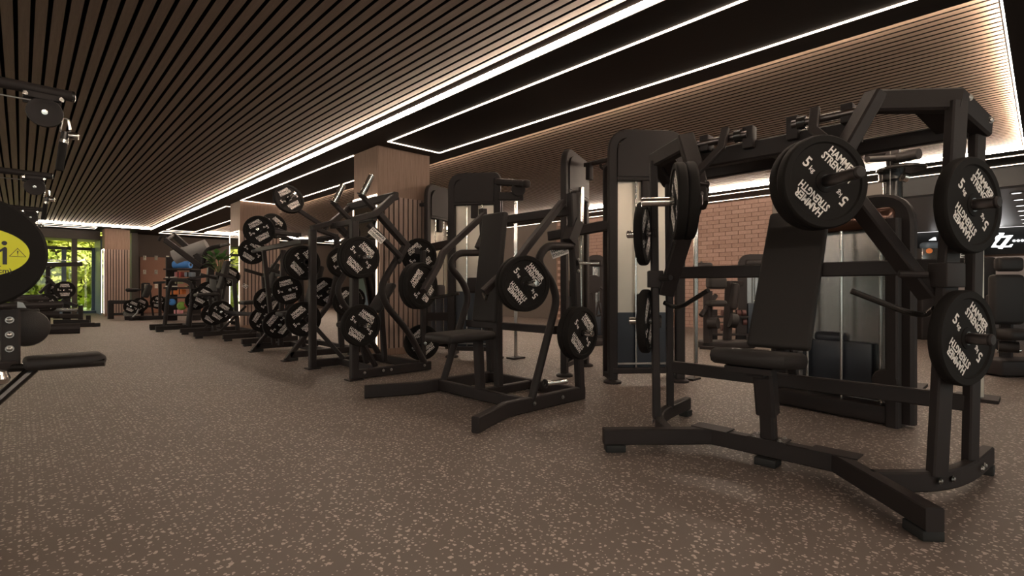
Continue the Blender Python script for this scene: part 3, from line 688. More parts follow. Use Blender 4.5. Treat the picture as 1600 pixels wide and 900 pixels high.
# ================================================================ the machines behind it along the aisle
def aisle_machine(name, label, yc, a, x0, x1, legs, zpost, seat, back, kind):
    T = Th(name, ((x0+x1)/2, yc, 0), label, 'gym machine')
    for s in (-1, 1):
        q = lambda x, z, b=a: V(x, yc+s*b, z)
        T.beam('side_frame', [q(x0+(.05 if legs else 0), .085), q(x1, .085)], .07, .09)
        T.box('foot', q(x0+.09, .02), (.12, .08, .04), M['foot_rubber']); T.box('foot', q(x1-.1, .02), (.12, .08, .04), M['foot_rubber'])
        if legs:
            T.beam('front_leg', [q(x0, .01), q(x0+.62, .78), q(x0+.75, zpost*.75)], .06, .07, up=(0, 1, 0)); T.box('foot_plate', q(x0+.02, .006), (.14, .12, .012))
        else: T.beam('front_strut', [q(x0+.45, .10), q(x0+.95, .62)], .04, .05, up=(0, 1, 0))
        T.beam('upright', [q(x0+.80, .10), q(x0+.72, zpost)], .065, .075, up=(1, 0, 0))
        T.beam('top_beam', [q(x0+.72, zpost), q(x0+.38, zpost+.10)], .06, .07, up=(0, 1, 0))
    T.beam('crossbar', [(x0+.60, yc-a, .085), (x0+.60, yc+a, .085)], .06, .08); T.beam('crossbar', [(x1-.06, yc-a, .085), (x1-.06, yc+a, .085)], .06, .08)
    T.beam('top_crossbar', [(x0+.72, yc-a, zpost), (x0+.72, yc+a, zpost)], .06, .08)
    T.beam('seat_post', [(x0+.52, yc, .1), (x0+.42, yc, seat-.05)], .06, .06, up=(1, 0, 0))
    pad(T, 'seat', (x0+.36, yc, seat), (.42, .34, .07), ry=-.05)
    if back: pad(T, 'backrest', (x0+.68, yc, seat+.42), (.08, .30, .62), ry=.25, m='vinyl_grey'); T.beam('backrest_post', [(x0+.66, yc, seat-.1), (x0+.78, yc, seat+.6)], .05, .05, up=(1, 0, 0))
    return T
def hang(T, u, v, d, n, rot, label, to, L=.24, m='chrome'):
    c = at(u, v, d); n = Vector(n).normalized(); to = Vector(to)
    if (c-to).length > 1.0: T.beam('lever_arm', [c-n*.10, to], .055, .07, up=(0, .3, 1))
    else: T.beam('peg_arm', [c-n*.10, to], .05, .06, up=(0, .3, 1))
    peg(T, c-n*.10, n, L, .023, m); return plate(c, n, rot, label)
T4 = aisle_machine('pulldown_machine', 'black plate-loaded pulldown machine directly behind the tall row machine, lever plates raised', 7.88, .7, 2.61, 3.68, True, 1.75, .62, True, 0)
T4.beam('grip_bar', [(2.75, 6.95, 1.63), (2.75, 8.80, 1.61)], .06, .07); T4.beam('grip_strut', [(2.75, 7.3, 1.62), (3.33, 7.3, 1.74)], .05, .06); T4.beam('grip_strut', [(2.75, 8.5, 1.62), (3.33, 8.5, 1.74)], .05, .06)
T4.beam('upright', [(2.75, 8.5, 1.60), (2.90, 8.5, .10)], .06, .06, up=(1, 0, 0)); T4.beam('upright', [(3.02, 8.42, 1.60), (2.95, 8.35, .10)], .07, .07, up=(1, 0, 0))
T4.beam('brace', [(2.80, 8.5, 1.2), (3.02, 8.42, 1.58)], .03, .04); pass
hang(T4, 451, 311, 7.4, (.05, -.95, .28), 32, 'black 5 kg plate raised highest of all, on a lever behind the tall row machine', (3.27, 7.35, 1.87), .30)
hang(T4, 405, 360, 7.65, (-.45, -.89, .02), 30, 'raised 5 kg plate with round bright peg end facing out, over the aisle machines', (3.25, 8.3, 1.85))
hang(T4, 428, 353, 8.7, (.15, -.95, .25), -42, 'black 5 kg plate tucked behind the plate with the bright round peg end, upper left', (3.3, 8.55, 1.85))
hang(T4, 394, 393, 8.8, (-.2, -.97, 0), -35, 'black 5 kg plate at the far end of the long horizontal grip bar', (2.78, 8.80, 1.61))
hang(T4, 449, 453, 7.75, (-.1, -1, 0), 15, 'black 5 kg plate at mid height behind the row machine, left of its far post', (3.1, 8.3, 1.0))
hang(T4, 434, 507, 7.9, (-.1, -1, 0), 50, 'black 5 kg plate near the floor behind the slanted leg of the pulldown machine', (3.0, 8.4, .42))
hang(T4, 508, 456, 7.6, (-.1, -1, 0), 36, 'mid-height 5 kg plate seen between the two posts of the tall row machine', (3.4, 7.25, 1.0))
hang(T4, 534, 410, 7.5, (-.1, -1, 0), 38, 'black 5 kg plate peeking out left of the upper near plate of row machine', (3.42, 7.25, 1.35))
hang(T4, 543, 471, 7.5, (-.1, -1, 0), 38, 'black 5 kg plate peeking out left of the lower near plate of the row machine', (3.42, 7.25, .8))
hang(T4, 418, 470, 8.6, (-.1, -1, 0), 55, 'small-looking black 5 kg plate deep among the aisle machines, above the slanted legs', (3.2, 8.6, .9))
T6 = aisle_machine('seated_row_machine', 'black seated row machine with padded seat standing beside the second column', 10.08, .57, 2.72, 3.66, False, 1.25, .74, True, 0)
hang(T6, 410, 500, 9.3, (-.2, -1, 0), 60, 'black 5 kg plate close to the floor behind the thin slanted post', (3.3, 9.7, .45))
hang(T6, 345, 487, 10.2, (-.2, -1, 0), -38, 'black 5 kg plate low behind the front foot of the seated row machine', (3.2, 10.5, .5))
hang(T6, 333, 492, 10.6, (-.2, -1, 0), -38, 'black 5 kg plate low on the far side of the seated row machine', (3.2, 10.6, .5))
T7 = aisle_machine('curl_machine', 'black curl machine with slanted back pad beyond the seated row machine', 12.2, .6, 2.45, 3.6, False, 1.2, .86, True, 0)
hang(T7, 358, 432, 11.4, (-.1, -1, 0), -35, 'black 5 kg plate in front of the light frame of the second column', (3.3, 11.9, 1.15))
hang(T7, 317, 463, 11.3, (-.3, -1, 0), -32, 'black 5 kg plate under the seat of the curl machine', (3.0, 12.3, .75))
hang(T7, 325, 455, 11.9, (-.3, -1, 0), -32, 'black 5 kg plate behind the curl machine seat, slightly higher than its neighbour', (3.1, 12.6, .9))
placard(T6, at(383, 447, 9.6), (-.5, -.9, 0), .09, .07, -30, ('H', 'S'))
# leg press with grey roller
T8 = Th('leg_press_machine', (2.9, 14.4, 0), 'black angled leg machine with two long slanted bars and a big grey roller pad', 'gym machine')
for s in (-1, 1):
    y = 14.35+s*.38
    T8.beam('side_frame', [(2.2, y, .085), (3.6, y, .085)], .08, .10); T8.box('foot', (2.28, y, .02), (.14, .10, .04), M['foot_rubber'])
T8.tube('arch', [at(257, 512, 12.0), at(263, 455, 12.0), at(268, 437, 12.0), at(302, 439, 11.9), at(296, 510, 11.9)], .045, fr=.3, n=10)
T8.beam('upright', [at(294, 508, 11.9), at(303, 440, 12.1)], .10, .10, up=(1, 0, 0)); T8.beam('upright', [at(322, 500, 12.0), at(331, 405, 12.2)], .16, .14, up=(1, 0, 0))
T8.beam('slant_bar', [at(258, 375, 11.4), at(314, 417, 11.8)], .10, .12); T8.beam('slant_bar', [at(271, 367, 12.3), at(322, 412, 12.4)], .10, .12)
T8.beam('crossbar', [at(258, 375, 11.4), at(271, 367, 12.3)], .06, .06); T8.tube('hook_handle', [at(262, 371, 11.7), at(252, 368, 11.7), at(248, 376, 11.7)], .03, fr=.1)
T8.cyl('roller_pad', at(272, 402, 12.3), at(324, 384, 12.5), .165, M['grey_foam'], 24)
T8.tube('lift_arm', [at(318, 412, 12.2), at(320, 396, 12.2), at(328, 388, 12.2), at(345, 384, 12.2)], .055, fr=.12); T8.cyl('grip', at(345, 384, 12.2), at(358, 381.5, 12.2), .04, M['dark_chrome'])
T8.beam('base_cross', [(2.9, 13.97, .09), (2.9, 14.73, .09)], .08, .1); T8.beam('crossbar', [at(294, 436, 12.1), at(331, 430, 12.2)], .06, .06); T8.beam('crossbar', [at(314, 417, 11.8), at(331, 412, 12.2)], .08, .1)
hang(T8, 306, 470, 12.0, (-.3, -1, 0), -32, 'black 5 kg plate behind the leg of the machine with the grey roller', (2.95, 14.3, .75))
# ================================================================ cable stations behind the press machines
def tower(name, label, a, b, H, pr=.045, rr=.15, hood=.42, panel=True, dark=.95, pm='silver_panel', rods=True, depth=.30):
    """upright frame from floor point a to floor point b, arched, with hood, back panel, guide rods and weight stack"""
    a = Vector(a); b = Vector(b); w = (b-a).normalized(); W = (b-a).length; n = w.cross(Z).normalized()   # n: away from w, front side
    if n.dot(a) > 0: n = -n
    c = (a+b)/2; T = Th(name, c, label, 'cable machine'); d = -n
    up = n
    T.beam('frame', fillet([a+Z*.03, a+Z*H, (a+b)/2+Z*H], .20, 6)+fillet([(a+b)/2+Z*H, b+Z*H, b+Z*.03], rr, 5)[1:], .10, pr*1.6, up=up, ch=.012)
    for q in (a, b): T.mb().lathe([(.095, 0), (.095, .02), (.07, .035), (.05, .035)], q+V(0, 0, 0), Z, 20).build('foot', M['coat'], T.e)
    # hood with rounded upper corners
    r = .17; hw = W/2-.045; pts = [(-hw, 0), (hw, 0)]
    r2 = max(.02, rr-.03)
    for k in range(7): g = k/6*math.pi/2; pts.append((hw-r2+r2*math.cos(g), hood-r2+r2*math.sin(g)))
    for k in range(7): g = math.pi/2+k/6*math.pi/2; pts.append((-hw+r+r*math.cos(g), hood-r+r*math.sin(g)))
    o = T.mb().extr(pts, c+Z*(H-hood-.03)+n*.035 if (w.cross(Z)).dot(n) < 0 else c+Z*(H-hood-.03)-n*.0, w, Z, .05).build('hood', M['coat'], T.e)
    T.beam('hood_rail', [a+Z*(H-hood-.05)+w*.04, b+Z*(H-hood-.05)-w*.04], .09, .04, up=Z)
    zt = H-hood-.07; zb = .16
    if panel:
        T.mb().beam([c+d*.05+Z*(zb+dark*.0+.0), c+d*.05+Z*zt], W-.10, .012, up=n, ch=.001).build('back_panel', M[pm], T.e)
        T.mb().beam([c+d*.03+Z*zb, c+d*.03+Z*dark], W-.11, .012, up=n, ch=.001).build('lower_panel', M['navy_panel'], T.e)
    if rods:
        for s in (-.055, .055): T.cyl('guide_rod', c+w*s*2+d*.0+Z*zb, c+w*s*2+Z*zt, .011, M['chrome'], 10)
        T.box('cable_carriage', c+Z*(zt-.09), (.10, .06, .2), ch=.01, rz=math.atan2(w.y, w.x))
        T.box('selector_stack', c+Z*(dark+.09), (.20, .10, .22), M['coat'], ch=.03, rz=math.atan2(w.y, w.x))
    T.beam('base_rail', [a+Z*.13, b+Z*.13], .08, .06); T.beam('base_rail', [a+Z*.20+w*.05, b+Z*.20-w*.05], .03, .02, M['bolt'])
    # rear depth frame
    for q in (a, b) if depth > 0 else (): T.beam('rear_post', [q+d*depth+Z*.02, q+d*depth+Z*(H-.25)], .05, .05, up=n); T.beam('top_tie', [q+Z*(H-.28), q+d*depth+Z*(H-.28)], .05, .05); T.beam('base_tie', [q+Z*.05, q+d*depth+Z*.05], .05, .06)
    return T, a, b, w, n, c

def fl_(u, d, z=0.0): p = at(u, 450, d); return V(p.x, p.y, z)
S4, a4, b4, w4, n4, c4 = tower('cable_tower', 'wide cable tower with bright silver back panel behind the left plates of the near press', fl_(957, 5.4), fl_(1062, 5.45), 2.62, dark=.74)
S3, a3, b3, w3, n3, c3 = tower('cable_tower', 'narrow-looking cable tower turned sideways between the centre press and the wide silver tower', fl_(882, 5.8), fl_(915, 6.55), 2.56, dark=.9, hood=.40, rr=.05, depth=0)
S2, a2, b2, w2, n2_, c2 = tower('cable_tower', 'cable tower with rounded dark hood directly behind the centre press backrest', fl_(706, 7.4), fl_(777, 7.3), 2.60, dark=.95, hood=.34, rr=.04)
S1, a1, b1, w1, n1, c1 = tower('cable_tower', 'small-looking cable tower right beside the near column', fl_(668, 7.95), fl_(704, 8.5), 2.58, dark=.85, hood=.42)
# links between the towers
S3.beam('link_beam', [at(858, 369, 5.95), at(955, 351, 5.5)], .07, .11); S3.beam('link_beam', [at(915, 258, 6.2), at(955, 249, 5.55)], .05, .05)
S3.tube('hanging_hook', [at(938, 252, 5.9), at(939, 262, 5.9), at(947, 266, 5.85), at(951, 258, 5.8)], .016, fr=.03); S3.box('pulley_block', at(921, 268, 6.0), (.08, .06, .2), ch=.01)
S3.beam('guide_post', [fl_(908, 6.1, .05), fl_(908, 6.1, 2.2)], .05, .05, M['chrome'], up=(1, 0, 0)); S3.box('carriage', fl_(899, 5.7, 1.9), (.08, .08, .35), ch=.01)
S2.tube('boom', [at(776, 284, 7.3), at(822, 287, 7.0)], .055); S2.box('boom_cap', at(822, 287, 7.0), (.12, .10, .11), ch=.04); S2.box('boom_bracket', at(798, 307, 7.15), (.35, .08, .11), ch=.01, rz=-.75)
S2.mb().lathe([(.01, -.02), (.09, -.02), (.10, -.012), (.10, .012), (.09, .02), (.01, .02)], at(810, 296, 7.1), (-.6, -.8, 0), 24).build('pulley', M['coat'], S2.e)
S2.beam('guide_post', [V(*at(806, 310, 7.25)[:2], 0), at(806, 310, 7.2)], .075, .05, M['chrome'], up=(.7, -.7, 0)); S2.box('post_base', V(*at(806, 310, 7.25)[:2], .012), (.22, .16, .024))
S1.beam('link_beam', [at(668, 388, 8.0), at(704, 381, 7.5)], .08, .12); S1.beam('link_beam', [at(664, 495, 8.0), at(704, 494, 7.5)], .08, .12)
T_ = Th('guide_post', V(*at(1087, 450, 5.6)[:2], 0), 'slim bright metal cable guide post standing left of the near press backrest', 'post')
T_.beam('post', [fl_(1087, 5.6, .02), fl_(1087, 5.6, 1.95)], .055, .04, M['chrome'], up=(.7, -.7, 0)); T_.box('base_plate', fl_(1081, 5.6, .01), (.18, .12, .02)); T_.beam('top_arm', [fl_(1087, 5.6, 1.9), fl_(1045, 5.5, 1.9)], .05, .05)
# ---------------------------------------------------------------- large weight stack behind the near press
T5 = Th('weight_stack_tower', (4.75, 1.15, 0), 'big rounded weight stack tower with smoked silver panel behind the near press', 'cable machine')
P5a, P5b = V(4.80, 1.60, 0), V(4.62, .72, 0); w5 = (P5b-P5a).normalized(); n5 = V(w5.y, -w5.x, 0); n5 = n5 if n5.x < 0 else -n5
T5.beam('frame', fillet([P5a+Z*.02, P5a+Z*1.62, P5b+Z*1.62, P5b+Z*.02], .16, 6), .16, .085, up=n5, ch=.02)
T5.beam('front_post', [P5b+n5*.10-w5*.02+Z*.0, P5b+n5*.10-w5*.02+Z*1.5], .08, .08, up=n5)
T5.mb().beam([(P5a+P5b)/2-n5*.06+Z*.14, (P5a+P5b)/2-n5*.06+Z*1.46], .80, .012, up=n5, ch=.001).build('back_panel', M['grey_panel'], T5.e)
T5.box('hood', (P5a+P5b)/2+Z*1.52+n5*.02, (.14, .84, .16), M['copper'], ch=.05, rz=math.atan2(w5.y, w5.x)-math.pi/2)
T5.box('base', (P5a+P5b)/2+Z*.075+n5*.03, (.20, .84, .13), ch=.02, rz=math.atan2(w5.y, w5.x)-math.pi/2)
T5.box('weight_stack', (P5a+P5b)/2+Z*.37-n5*.03, (.10, .52, .42), M['navy_panel'], ch=.01, rz=math.atan2(w5.y, w5.x)-math.pi/2)
T5.box('stack_top', (P5a+P5b)/2+Z*.60-n5*.03+w5*-.06, (.10, .22, .09), M['navy_panel'], ch=.03, rz=math.atan2(w5.y, w5.x)-math.pi/2)
for k in (-.20, .06, .33): T5.cyl('guide_rod', (P5a+P5b)/2+w5*k+n5*.05+Z*.13, (P5a+P5b)/2+w5*k+n5*.05+Z*1.46, .0115, M['chrome'], 12)
T5.cyl('guide_rod', (P5a+P5b)/2+w5*.36+n5*.03+Z*.13, (P5a+P5b)/2+w5*.36+n5*.03+Z*1.46, .008, M['chrome'], 10)
T5.mb().lathe([(.02, -.02), (.075, -.02), (.085, -.012), (.085, .012), (.075, .02), (.02, .02)], P5b-w5*.06+n5*.12+Z*.33, n5, 24).build('pulley', M['coat'], T5.e)
T5.tube('curved_cover', [at(1385, 333, 3.9), at(1404, 352, 3.85), at(1414, 380, 3.85), at(1416, 420, 3.85)], .035, M['copper'], fr=.1)
# top rig seen above it
TR = Th('pulley_rig', V(*at(1395, 450, 5.2)[:2], 0), 'round column topped by a horizontal wheel, pulleys and padded bars, behind the near press', 'cable machine')
TR.cyl('column', fl_(1395, 5.2, 0), fl_(1395, 5.2, 2.1), .085, M['coat_gloss'], 20); TR.box('base_plate', fl_(1395, 5.2, .015), (.5, .5, .03))
TR.mb().lathe([(.03, -.02), (.19, -.02), (.20, -.008), (.20, .01), (.14, .03), (.03, .03)], at(1408, 264, 5.0), (0, 0, 1), 32).build('wheel', M['coat_gloss'], TR.e)
TR.cyl('collar', at(1393, 282, 5.15), at(1393, 272, 5.15), .11, M['coat_gloss'], 20); TR.cyl('pulley', at(1410, 276, 4.9), at(1417, 278, 4.9), .045, M['chrome'])
TR.cyl('bar', at(1350, 241, 5.2), at(1395, 236, 5.1), .045, M['coat'], 14); TR.cyl('bar', at(1355, 249, 4.9), at(1412, 246, 5.0), .03, M['coat'], 14)
TR.cyl('pad_roll', at(1398, 248, 5.0), at(1436, 240, 4.8), .05, M['vinyl'], 16); TR.box('head', at(1395, 233, 5.1), (.12, .12, .22), ch=.02)
TR.cyl('cable', at(1391, 232, 5.0), at(1391, 326, 5.0), .004, M['bolt'], 6); TR.beam('mast', [fl_(1395, 5.15, 2.1), fl_(1395, 5.15, 2.5)], .1, .1, up=(1, 0, 0))
# placard stand near the right edge
PS = Th('info_stand', fl_(1514, 4.6), 'dark upright stand with framed white instruction card, right of the near press post', 'sign stand')
PS.beam('post', [fl_(1526, 4.6, 0), fl_(1526, 4.6, 1.35)], .10, .06, up=(.7, -.7, 0)); PS.beam('edge_strip', [fl_(1532, 4.55, 0), fl_(1532, 4.55, 1.34)], .018, .05, M['silver_panel'], up=(.7, -.7, 0))
PS.box('base', fl_(1526, 4.6, .015), (.3, .3, .03))
fr = PS.box('card_frame', at(1509, 409, 4.5), (.13, .02, .21), M['coat'], rz=.15); placard(PS, at(1508, 409, 4.49)+V(-.03, -.02, 0), (-.62, -.78, 0), .09, .17, -3, ('≡≡', '≡≡') if False else ('BICEPS', 'CURL')) if False else None
mbp = PS.mb(); cc = at(1508, 409, 4.47); nn = V(-.69, -.72, 0).normalized(); rr = V(.72, -.69, 0)
mbp.extr([(-.05, -.085), (.05, -.085), (.05, .085), (-.05, .085)], cc, rr, Z, .003).build('card', M['print_white'], PS.e)
for k in range(7):
    if k != 3: PS.mb().extr([(-.04, -.004), (.035, -.004), (.035, .004), (-.04, .004)], cc+nn*.004+Z*(.065-k*.021), rr, Z, .001).build('text_line', M['black_print'], PS.e)
# ---------------------------------------------------------------- small machines by the brick wall
def stack_unit(u0, u1, vt, d, label, H=None):
    a = fl_(u0, d); b = fl_(u1, d); H = 1+(450-vt)/800*d; w = (b-a).normalized(); n = V(-.69, -.72, 0); c = (a+b)/2; W = (b-a).length
    T = Th('weight_stack_tower', c, label, 'cable machine')
    T.beam('frame', fillet([a+Z*.02, a+Z*H, b+Z*H, b+Z*.02], .14, 5), .16, .07, up=n); T.beam('base', [a+Z*.06, b+Z*.06], .3, .12)
    T.mb().beam([c-n*.03+Z*.1, c-n*.03+Z*(H-.1)], W-.06, .01, up=n, ch=.001).build('back_panel', M['grey_panel'], T.e)
    T.box('weight_stack', c+Z*.42, (W*.7, .10, .6), M['navy_panel'], ch=.01, rz=math.atan2(w.y, w.x)); T.box('hood', c+Z*(H-.08), (W*.86, .14, .12), ch=.04, rz=math.atan2(w.y, w.x))
    for k in (-.06, .06): T.cyl('guide_rod', c+w*k+n*.02+Z*.1, c+w*k+n*.02+Z*(H-.1), .012, M['chrome'], 8)
    return T
stack_unit(920, 942, 405, 9.6, 'short rounded weight stack tower in front of the brick wall between two cable towers')
stack_unit(1160, 1206, 404, 9.6, 'short rounded weight stack tower in front of the brick wall, left of the near backrest').beam('side_arm', [at(1160, 443, 9.6), at(1138, 443, 9.4)], .06, .1)
TP = Th('cable_pad_machine', fl_(928, 9.0), 'dark round-shielded machine with strap standing at the left of the wide silver tower', 'gym machine')
TP.cyl('shield', at(928, 444, 9.0), at(926, 444, 9.1), .16, M['coat'], 20); TP.beam('post', [fl_(926, 9.1, 0), fl_(926, 9.1, 1.1)], .08, .08, up=(1, 0, 0)); TP.box('base', fl_(926, 9.1, .05), (.5, .5, .1), ch=.02)
TP.tube('strap', [at(932, 492, 8.8), at(935, 472, 8.8), at(940, 492, 8.8), at(932, 494, 8.8)], .018, fr=.02); TP.tube('cable', [at(938, 449, 8.9), at(949, 460, 8.9)], .02)
SC = Th('leg_curl_machine', fl_(1120, 8.6), 'dark padded seated machine in front of the brick wall, seen through the near press frame', 'gym machine')
SC.box('base', fl_(1132, 8.6, .06), (.9, .35, .12), ch=.03, rz=-.7); SC.beam('post', [fl_(1106, 8.4, .1), fl_(1106, 8.4, .95)], .12, .12, up=(1, 0, 0)); SC.beam('post', [fl_(1136, 8.7, .1), at(1140, 440, 8.7)], .12, .12, up=(1, 0, 0))
SC.box('chest_pad', at(1119, 442, 8.5), (.30, .20, .20), M['vinyl_grey'], ch=.05, rz=-.7); SC.box('seat', at(1119, 474, 8.3), (.30, .22, .10), M['vinyl_grey'], ch=.045, rz=-.7)
SC.box('backrest', at(1143, 463, 8.7), (.12, .32, .45), ch=.05, rz=-.7, ry=.1); SC.cyl('roller', at(1107, 505, 8.3), at(1122, 505, 8.2), .09, M['vinyl']); SC.cyl('roller', at(1140, 500, 8.6), at(1150, 502, 8.6), .12, M['vinyl'])
SC.tube('arm', [at(1095, 493, 8.3), at(1112, 470, 8.4), at(1118, 462, 8.5)], .04, fr=.1); SC.tube('handle', [at(1094, 410, 8.6), at(1100, 416, 8.6), at(1114, 418, 8.6)], .03, fr=.1); SC.beam('floor_bar', [fl_(1094, 8.1, .06), fl_(1128, 7.9, .06)], .05, .05)
SC.box('top_gear', at(1098, 422, 8.6), (.3, .15, .25), ch=.04, rz=-.7)
for k, (u_, v_) in enumerate([(1118, 512), (1142, 489), (1150, 489), (1151, 503), (1126, 504)]):
    c_ = at(u_, v_, 9.5); D = Th('dumbbell', c_, ['dark red dumbbell lowest on the rack by the brick wall', 'dark red dumbbell on the rack shelf, left one of two', 'dark red dumbbell on the rack shelf, right one of two', 'dark red dumbbell below the shelf pair', 'dark red dumbbell half hidden behind the padded machine'][k], 'dumbbell', 'dumbbells by the brick wall')
    D.cyl('handle', c_-V(.10, -.1, 0), c_+V(.10, -.1, 0), .018, M['chrome'], 8)
    for s in (-1, 1): D.cyl('head', c_+V(.07, -.07, 0)*s, c_+V(.12, -.12, 0)*s, .06, M['dumbbell_red'], 12)
DR = Th('dumbbell_rack', fl_(1134, 9.5), 'low dark dumbbell rack in front of the brick wall', 'rack')
for z_ in (.14, .47): DR.box('shelf', fl_(1134, 9.5, z_), (.75, .25, .03), rz=-.76)
for u_ in (1112, 1158): DR.beam('leg', [fl_(u_, 9.5, 0), fl_(u_, 9.5, .6)], .05, .2, up=(.7, -.7, 0))
# seated machine at the right edge
RS = Th('seated_leg_machine', fl_(1575, 6.0), 'dark padded seat machine with headrest at the right edge of the picture', 'gym machine')
rz_ = -.76
RS.box('headrest', at(1576, 413, 6.0), (.31, .10, .17), ch=.045, rz=rz_, mat=M['vinyl']); 
def shield(T, pts, c, th, m):
    T.mb().extr(pts, c, V(.72, -.69, 0), Z, th).build('backrest', m, T.e)
RS.box('backrest', at(1572, 468, 5.95), (.38, .10, .58), M['vinyl'], ch=.045, rz=rz_); RS.box('backrest_wing', at(1556, 482, 6.0), (.20, .09, .34), M['vinyl'], ch=.04, rz=rz_)
RS.box('seat', at(1584, 522, 5.7), (.46, .40, .11), M['vinyl'], ch=.045, rz=rz_); RS.box('base', at(1590, 566, 5.9)*V(1, 1, 0)+V(0, 0, .10), (.75, .40, .17), ch=.02, rz=rz_)
RS.beam('post', [at(1572, 450, 6.1)*V(1, 1, 0)+V(0, 0, .1), at(1572, 500, 6.1)], .12, .12, up=(1, 0, 0)); RS.cyl('roller', at(1560, 541, 5.7), at(1592, 543, 5.6), .06, M['vinyl']); RS.cyl('axle', at(1556, 548, 5.8), at(1594, 548, 5.8), .02, M['chrome'])
RT = Th('seated_leg_machine', fl_(1540, 8.2), 'second dark padded machine behind, between the info stand and the right edge seat', 'gym machine')
RT.box('backrest', at(1541, 432, 8.2), (.26, .1, .62), M['vinyl'], ch=.04, rz=rz_); RT.box('base', fl_(1541, 8.2, .12), (.6, .4, .2), ch=.03, rz=rz_); RT.beam('post', [fl_(1541, 8.25, .1), fl_(1541, 8.25, .95)], .1, .1, up=(1, 0, 0)); RT.box('seat', fl_(1545, 8.0, .55), (.4, .4, .1), M['vinyl'], ch=.04, rz=rz_)
BU = Th('blue_hood_machine', fl_(1452, 10.0), 'machine with pale blue rounded hood and silver front far behind the near press strut', 'gym machine')
BU.box('hood', at(1455, 384, 10.0), (.34, .22, .14), M['blue_grey'], ch=.06, rz=rz_); BU.box('cabinet', at(1449, 405, 10.0), (.36, .2, .42), M['grey_panel'], ch=.02, rz=rz_); BU.cyl('lamp', at(1452, 392, 9.7), at(1452, 392, 9.8), .05, M['orange'], 14); BU.box('body', fl_(1449, 10, .70), (.4, .24, 1.4), ch=.03, rz=rz_)
# ================================================================ left side of the aisle
def cable_arm(y, k, label, glab):
    T = Th('cable_column', (-1.15, y, 0), label, 'cable machine', None); z = 1.985
    T.beam('column', [(-1.15, y, 0), (-1.15, y, 2.2)], .12, .12, up=(1, 0, 0)); T.box('base_plate', (-1.15, y, .02), (.5, .5, .04))
    T.cyl('arm', (-1.15, y, z), (.185, y-.03, z-.02), .026, M['coat'], 20); T.mb().lathe([(.027, 0), (.027, .01), (.020, .014), (0, .014)], (.185, y-.03, z-.02), (1, 0, 0), 20).build('end_cap', M['coat_gloss'], T.e)
    T.box('pulley_bracket', (.075, y-.012, z-.062), (.14, .012, .05), ch=.003); T.box('pulley_bracket', (.075, y-.052, z-.052), (.14, .012, .03), ch=.003)
    for dx in (.0, .13): T.cyl('screw', (.015+dx, y-.066, z-.055), (.015+dx, y-.05, z-.055), .010, M['chrome'], 10)
    p = T.mb().lathe([(.014, -.012), (.050, -.012), (.058, -.016), (.068, -.016), (.070, -.009), (.066, 0), (.070, .009), (.068, .016), (.058, .016), (.050, .012), (.014, .012)], (.085, y-.032, z-.125), (-.1, -1, -.12), 32).build('pulley', M['coat'], T.e)
    T.mb().lathe([(.014, .010), (.012, .020), (0, .021)], (.085, y-.032, z-.125), (-.1, -1, -.12), 16).build('hub', M['chrome'], p)
    T.cyl('cable', (-1.0, y, z-.075), (.04, y-.03, z-.075), .004, M['bolt'], 6)
    # carabiner and grip hanging from the pulley
    g = Th('stirrup_grip', (.165, y-.03, z-.2), glab, 'handle')
    g.tube('carabiner', fillet([V(.150, y-.03, z-.135), V(.172, y-.03, z-.135), V(.18, y-.03, z-.20), V(.14, y-.03, z-.205), V(.150, y-.03, z-.135)], .012, 3), .0055, M['chrome'], n=8)
    g.cyl('swivel', (.16, y-.03, z-.205), (.155, y-.03, z-.245), .016, M['coat_gloss'], 14); g.mb().lathe([(0, 0), (.016, .004), (.02, .02), (.016, .04), (0, .045)], (.17, y-.04, z-.22), (1, -.2, 0), 14).build('ball_end', M['chrome'], g.e)
    g.cyl('ring', (.155, y-.03, z-.245), (.152, y-.03, z-.26), .019, M['chrome'], 14); g.cyl('grip', (.152, y-.03, z-.26), (.137, y-.03, z-.40), .0165, M['rubber'], 14)
for k, (y, lab, gl) in enumerate([(3.43, 'nearest black overhead cable arm, large in the upper left', 'black grip hanging by a carabiner from the nearest overhead arm'), (5.98, 'middle black overhead cable arm, left edge under the nearest one', 'black grip hanging by a carabiner from the middle overhead arm'), (8.6, 'farthest black overhead cable arm, just above the yellow-stickered disc', 'black grip hanging from the farthest overhead arm')]): cable_arm(y, k, lab, gl)
# machine with the yellow warning disc
LN = Th('calf_machine', (-.35, 2.95, 0), 'near black machine cut by the left edge, its big disc carrying a yellow sticker', 'gym machine')
dc = at(-45, 393, 2.07); dn = V(.03, -1, 0).normalized()
dsk = LN.mb().lathe([(.01, 0), (.225, 0), (.232, .006), (.232, .035), (.222, .045), (.01, .045)], dc-dn*.045, dn, 64).build('weight_cover', M['rubber'], LN.e)
exr = V(1, .03, 0).normalized()
ell = [(.172*math.cos(k*2*math.pi/48), .105*math.sin(k*2*math.pi/48)) for k in range(48)]
stk = LN.mb().extr(ell, dc+dn*.0002, exr, Z, .0012).build('sticker', M['yellow'], LN.e, 'yellow oval warning sticker')
s0 = dc+dn*.0016
def sp(x0, y0, pts): return [(x0+x, y0+y) for x, y in pts]
mbk = LN.mb()
kx = .2300/87
def px(u, v): return ((u+45)/552, (393-v)/386)
def poly(uv): mbk.extr([px(*q) for q in uv][::-1], s0, exr, Z, .0006)
hx, hy = px(7.6, 377.6)
mbk.extr([(hx+.0085*math.cos(k*math.pi/8), hy+.0092*math.sin(k*math.pi/8)) for k in range(16)], s0, exr, Z, .0006)
poly([(4.5, 412), (12, 412), (12, 386), (9.5, 384), (4.5, 389)]); poly([(11, 384.5), (8, 383.5), (-6, 392.5), (-4, 395.5), (8.5, 387.5)]); poly([(-6, 412), (2.8, 415), (-6, 418)])
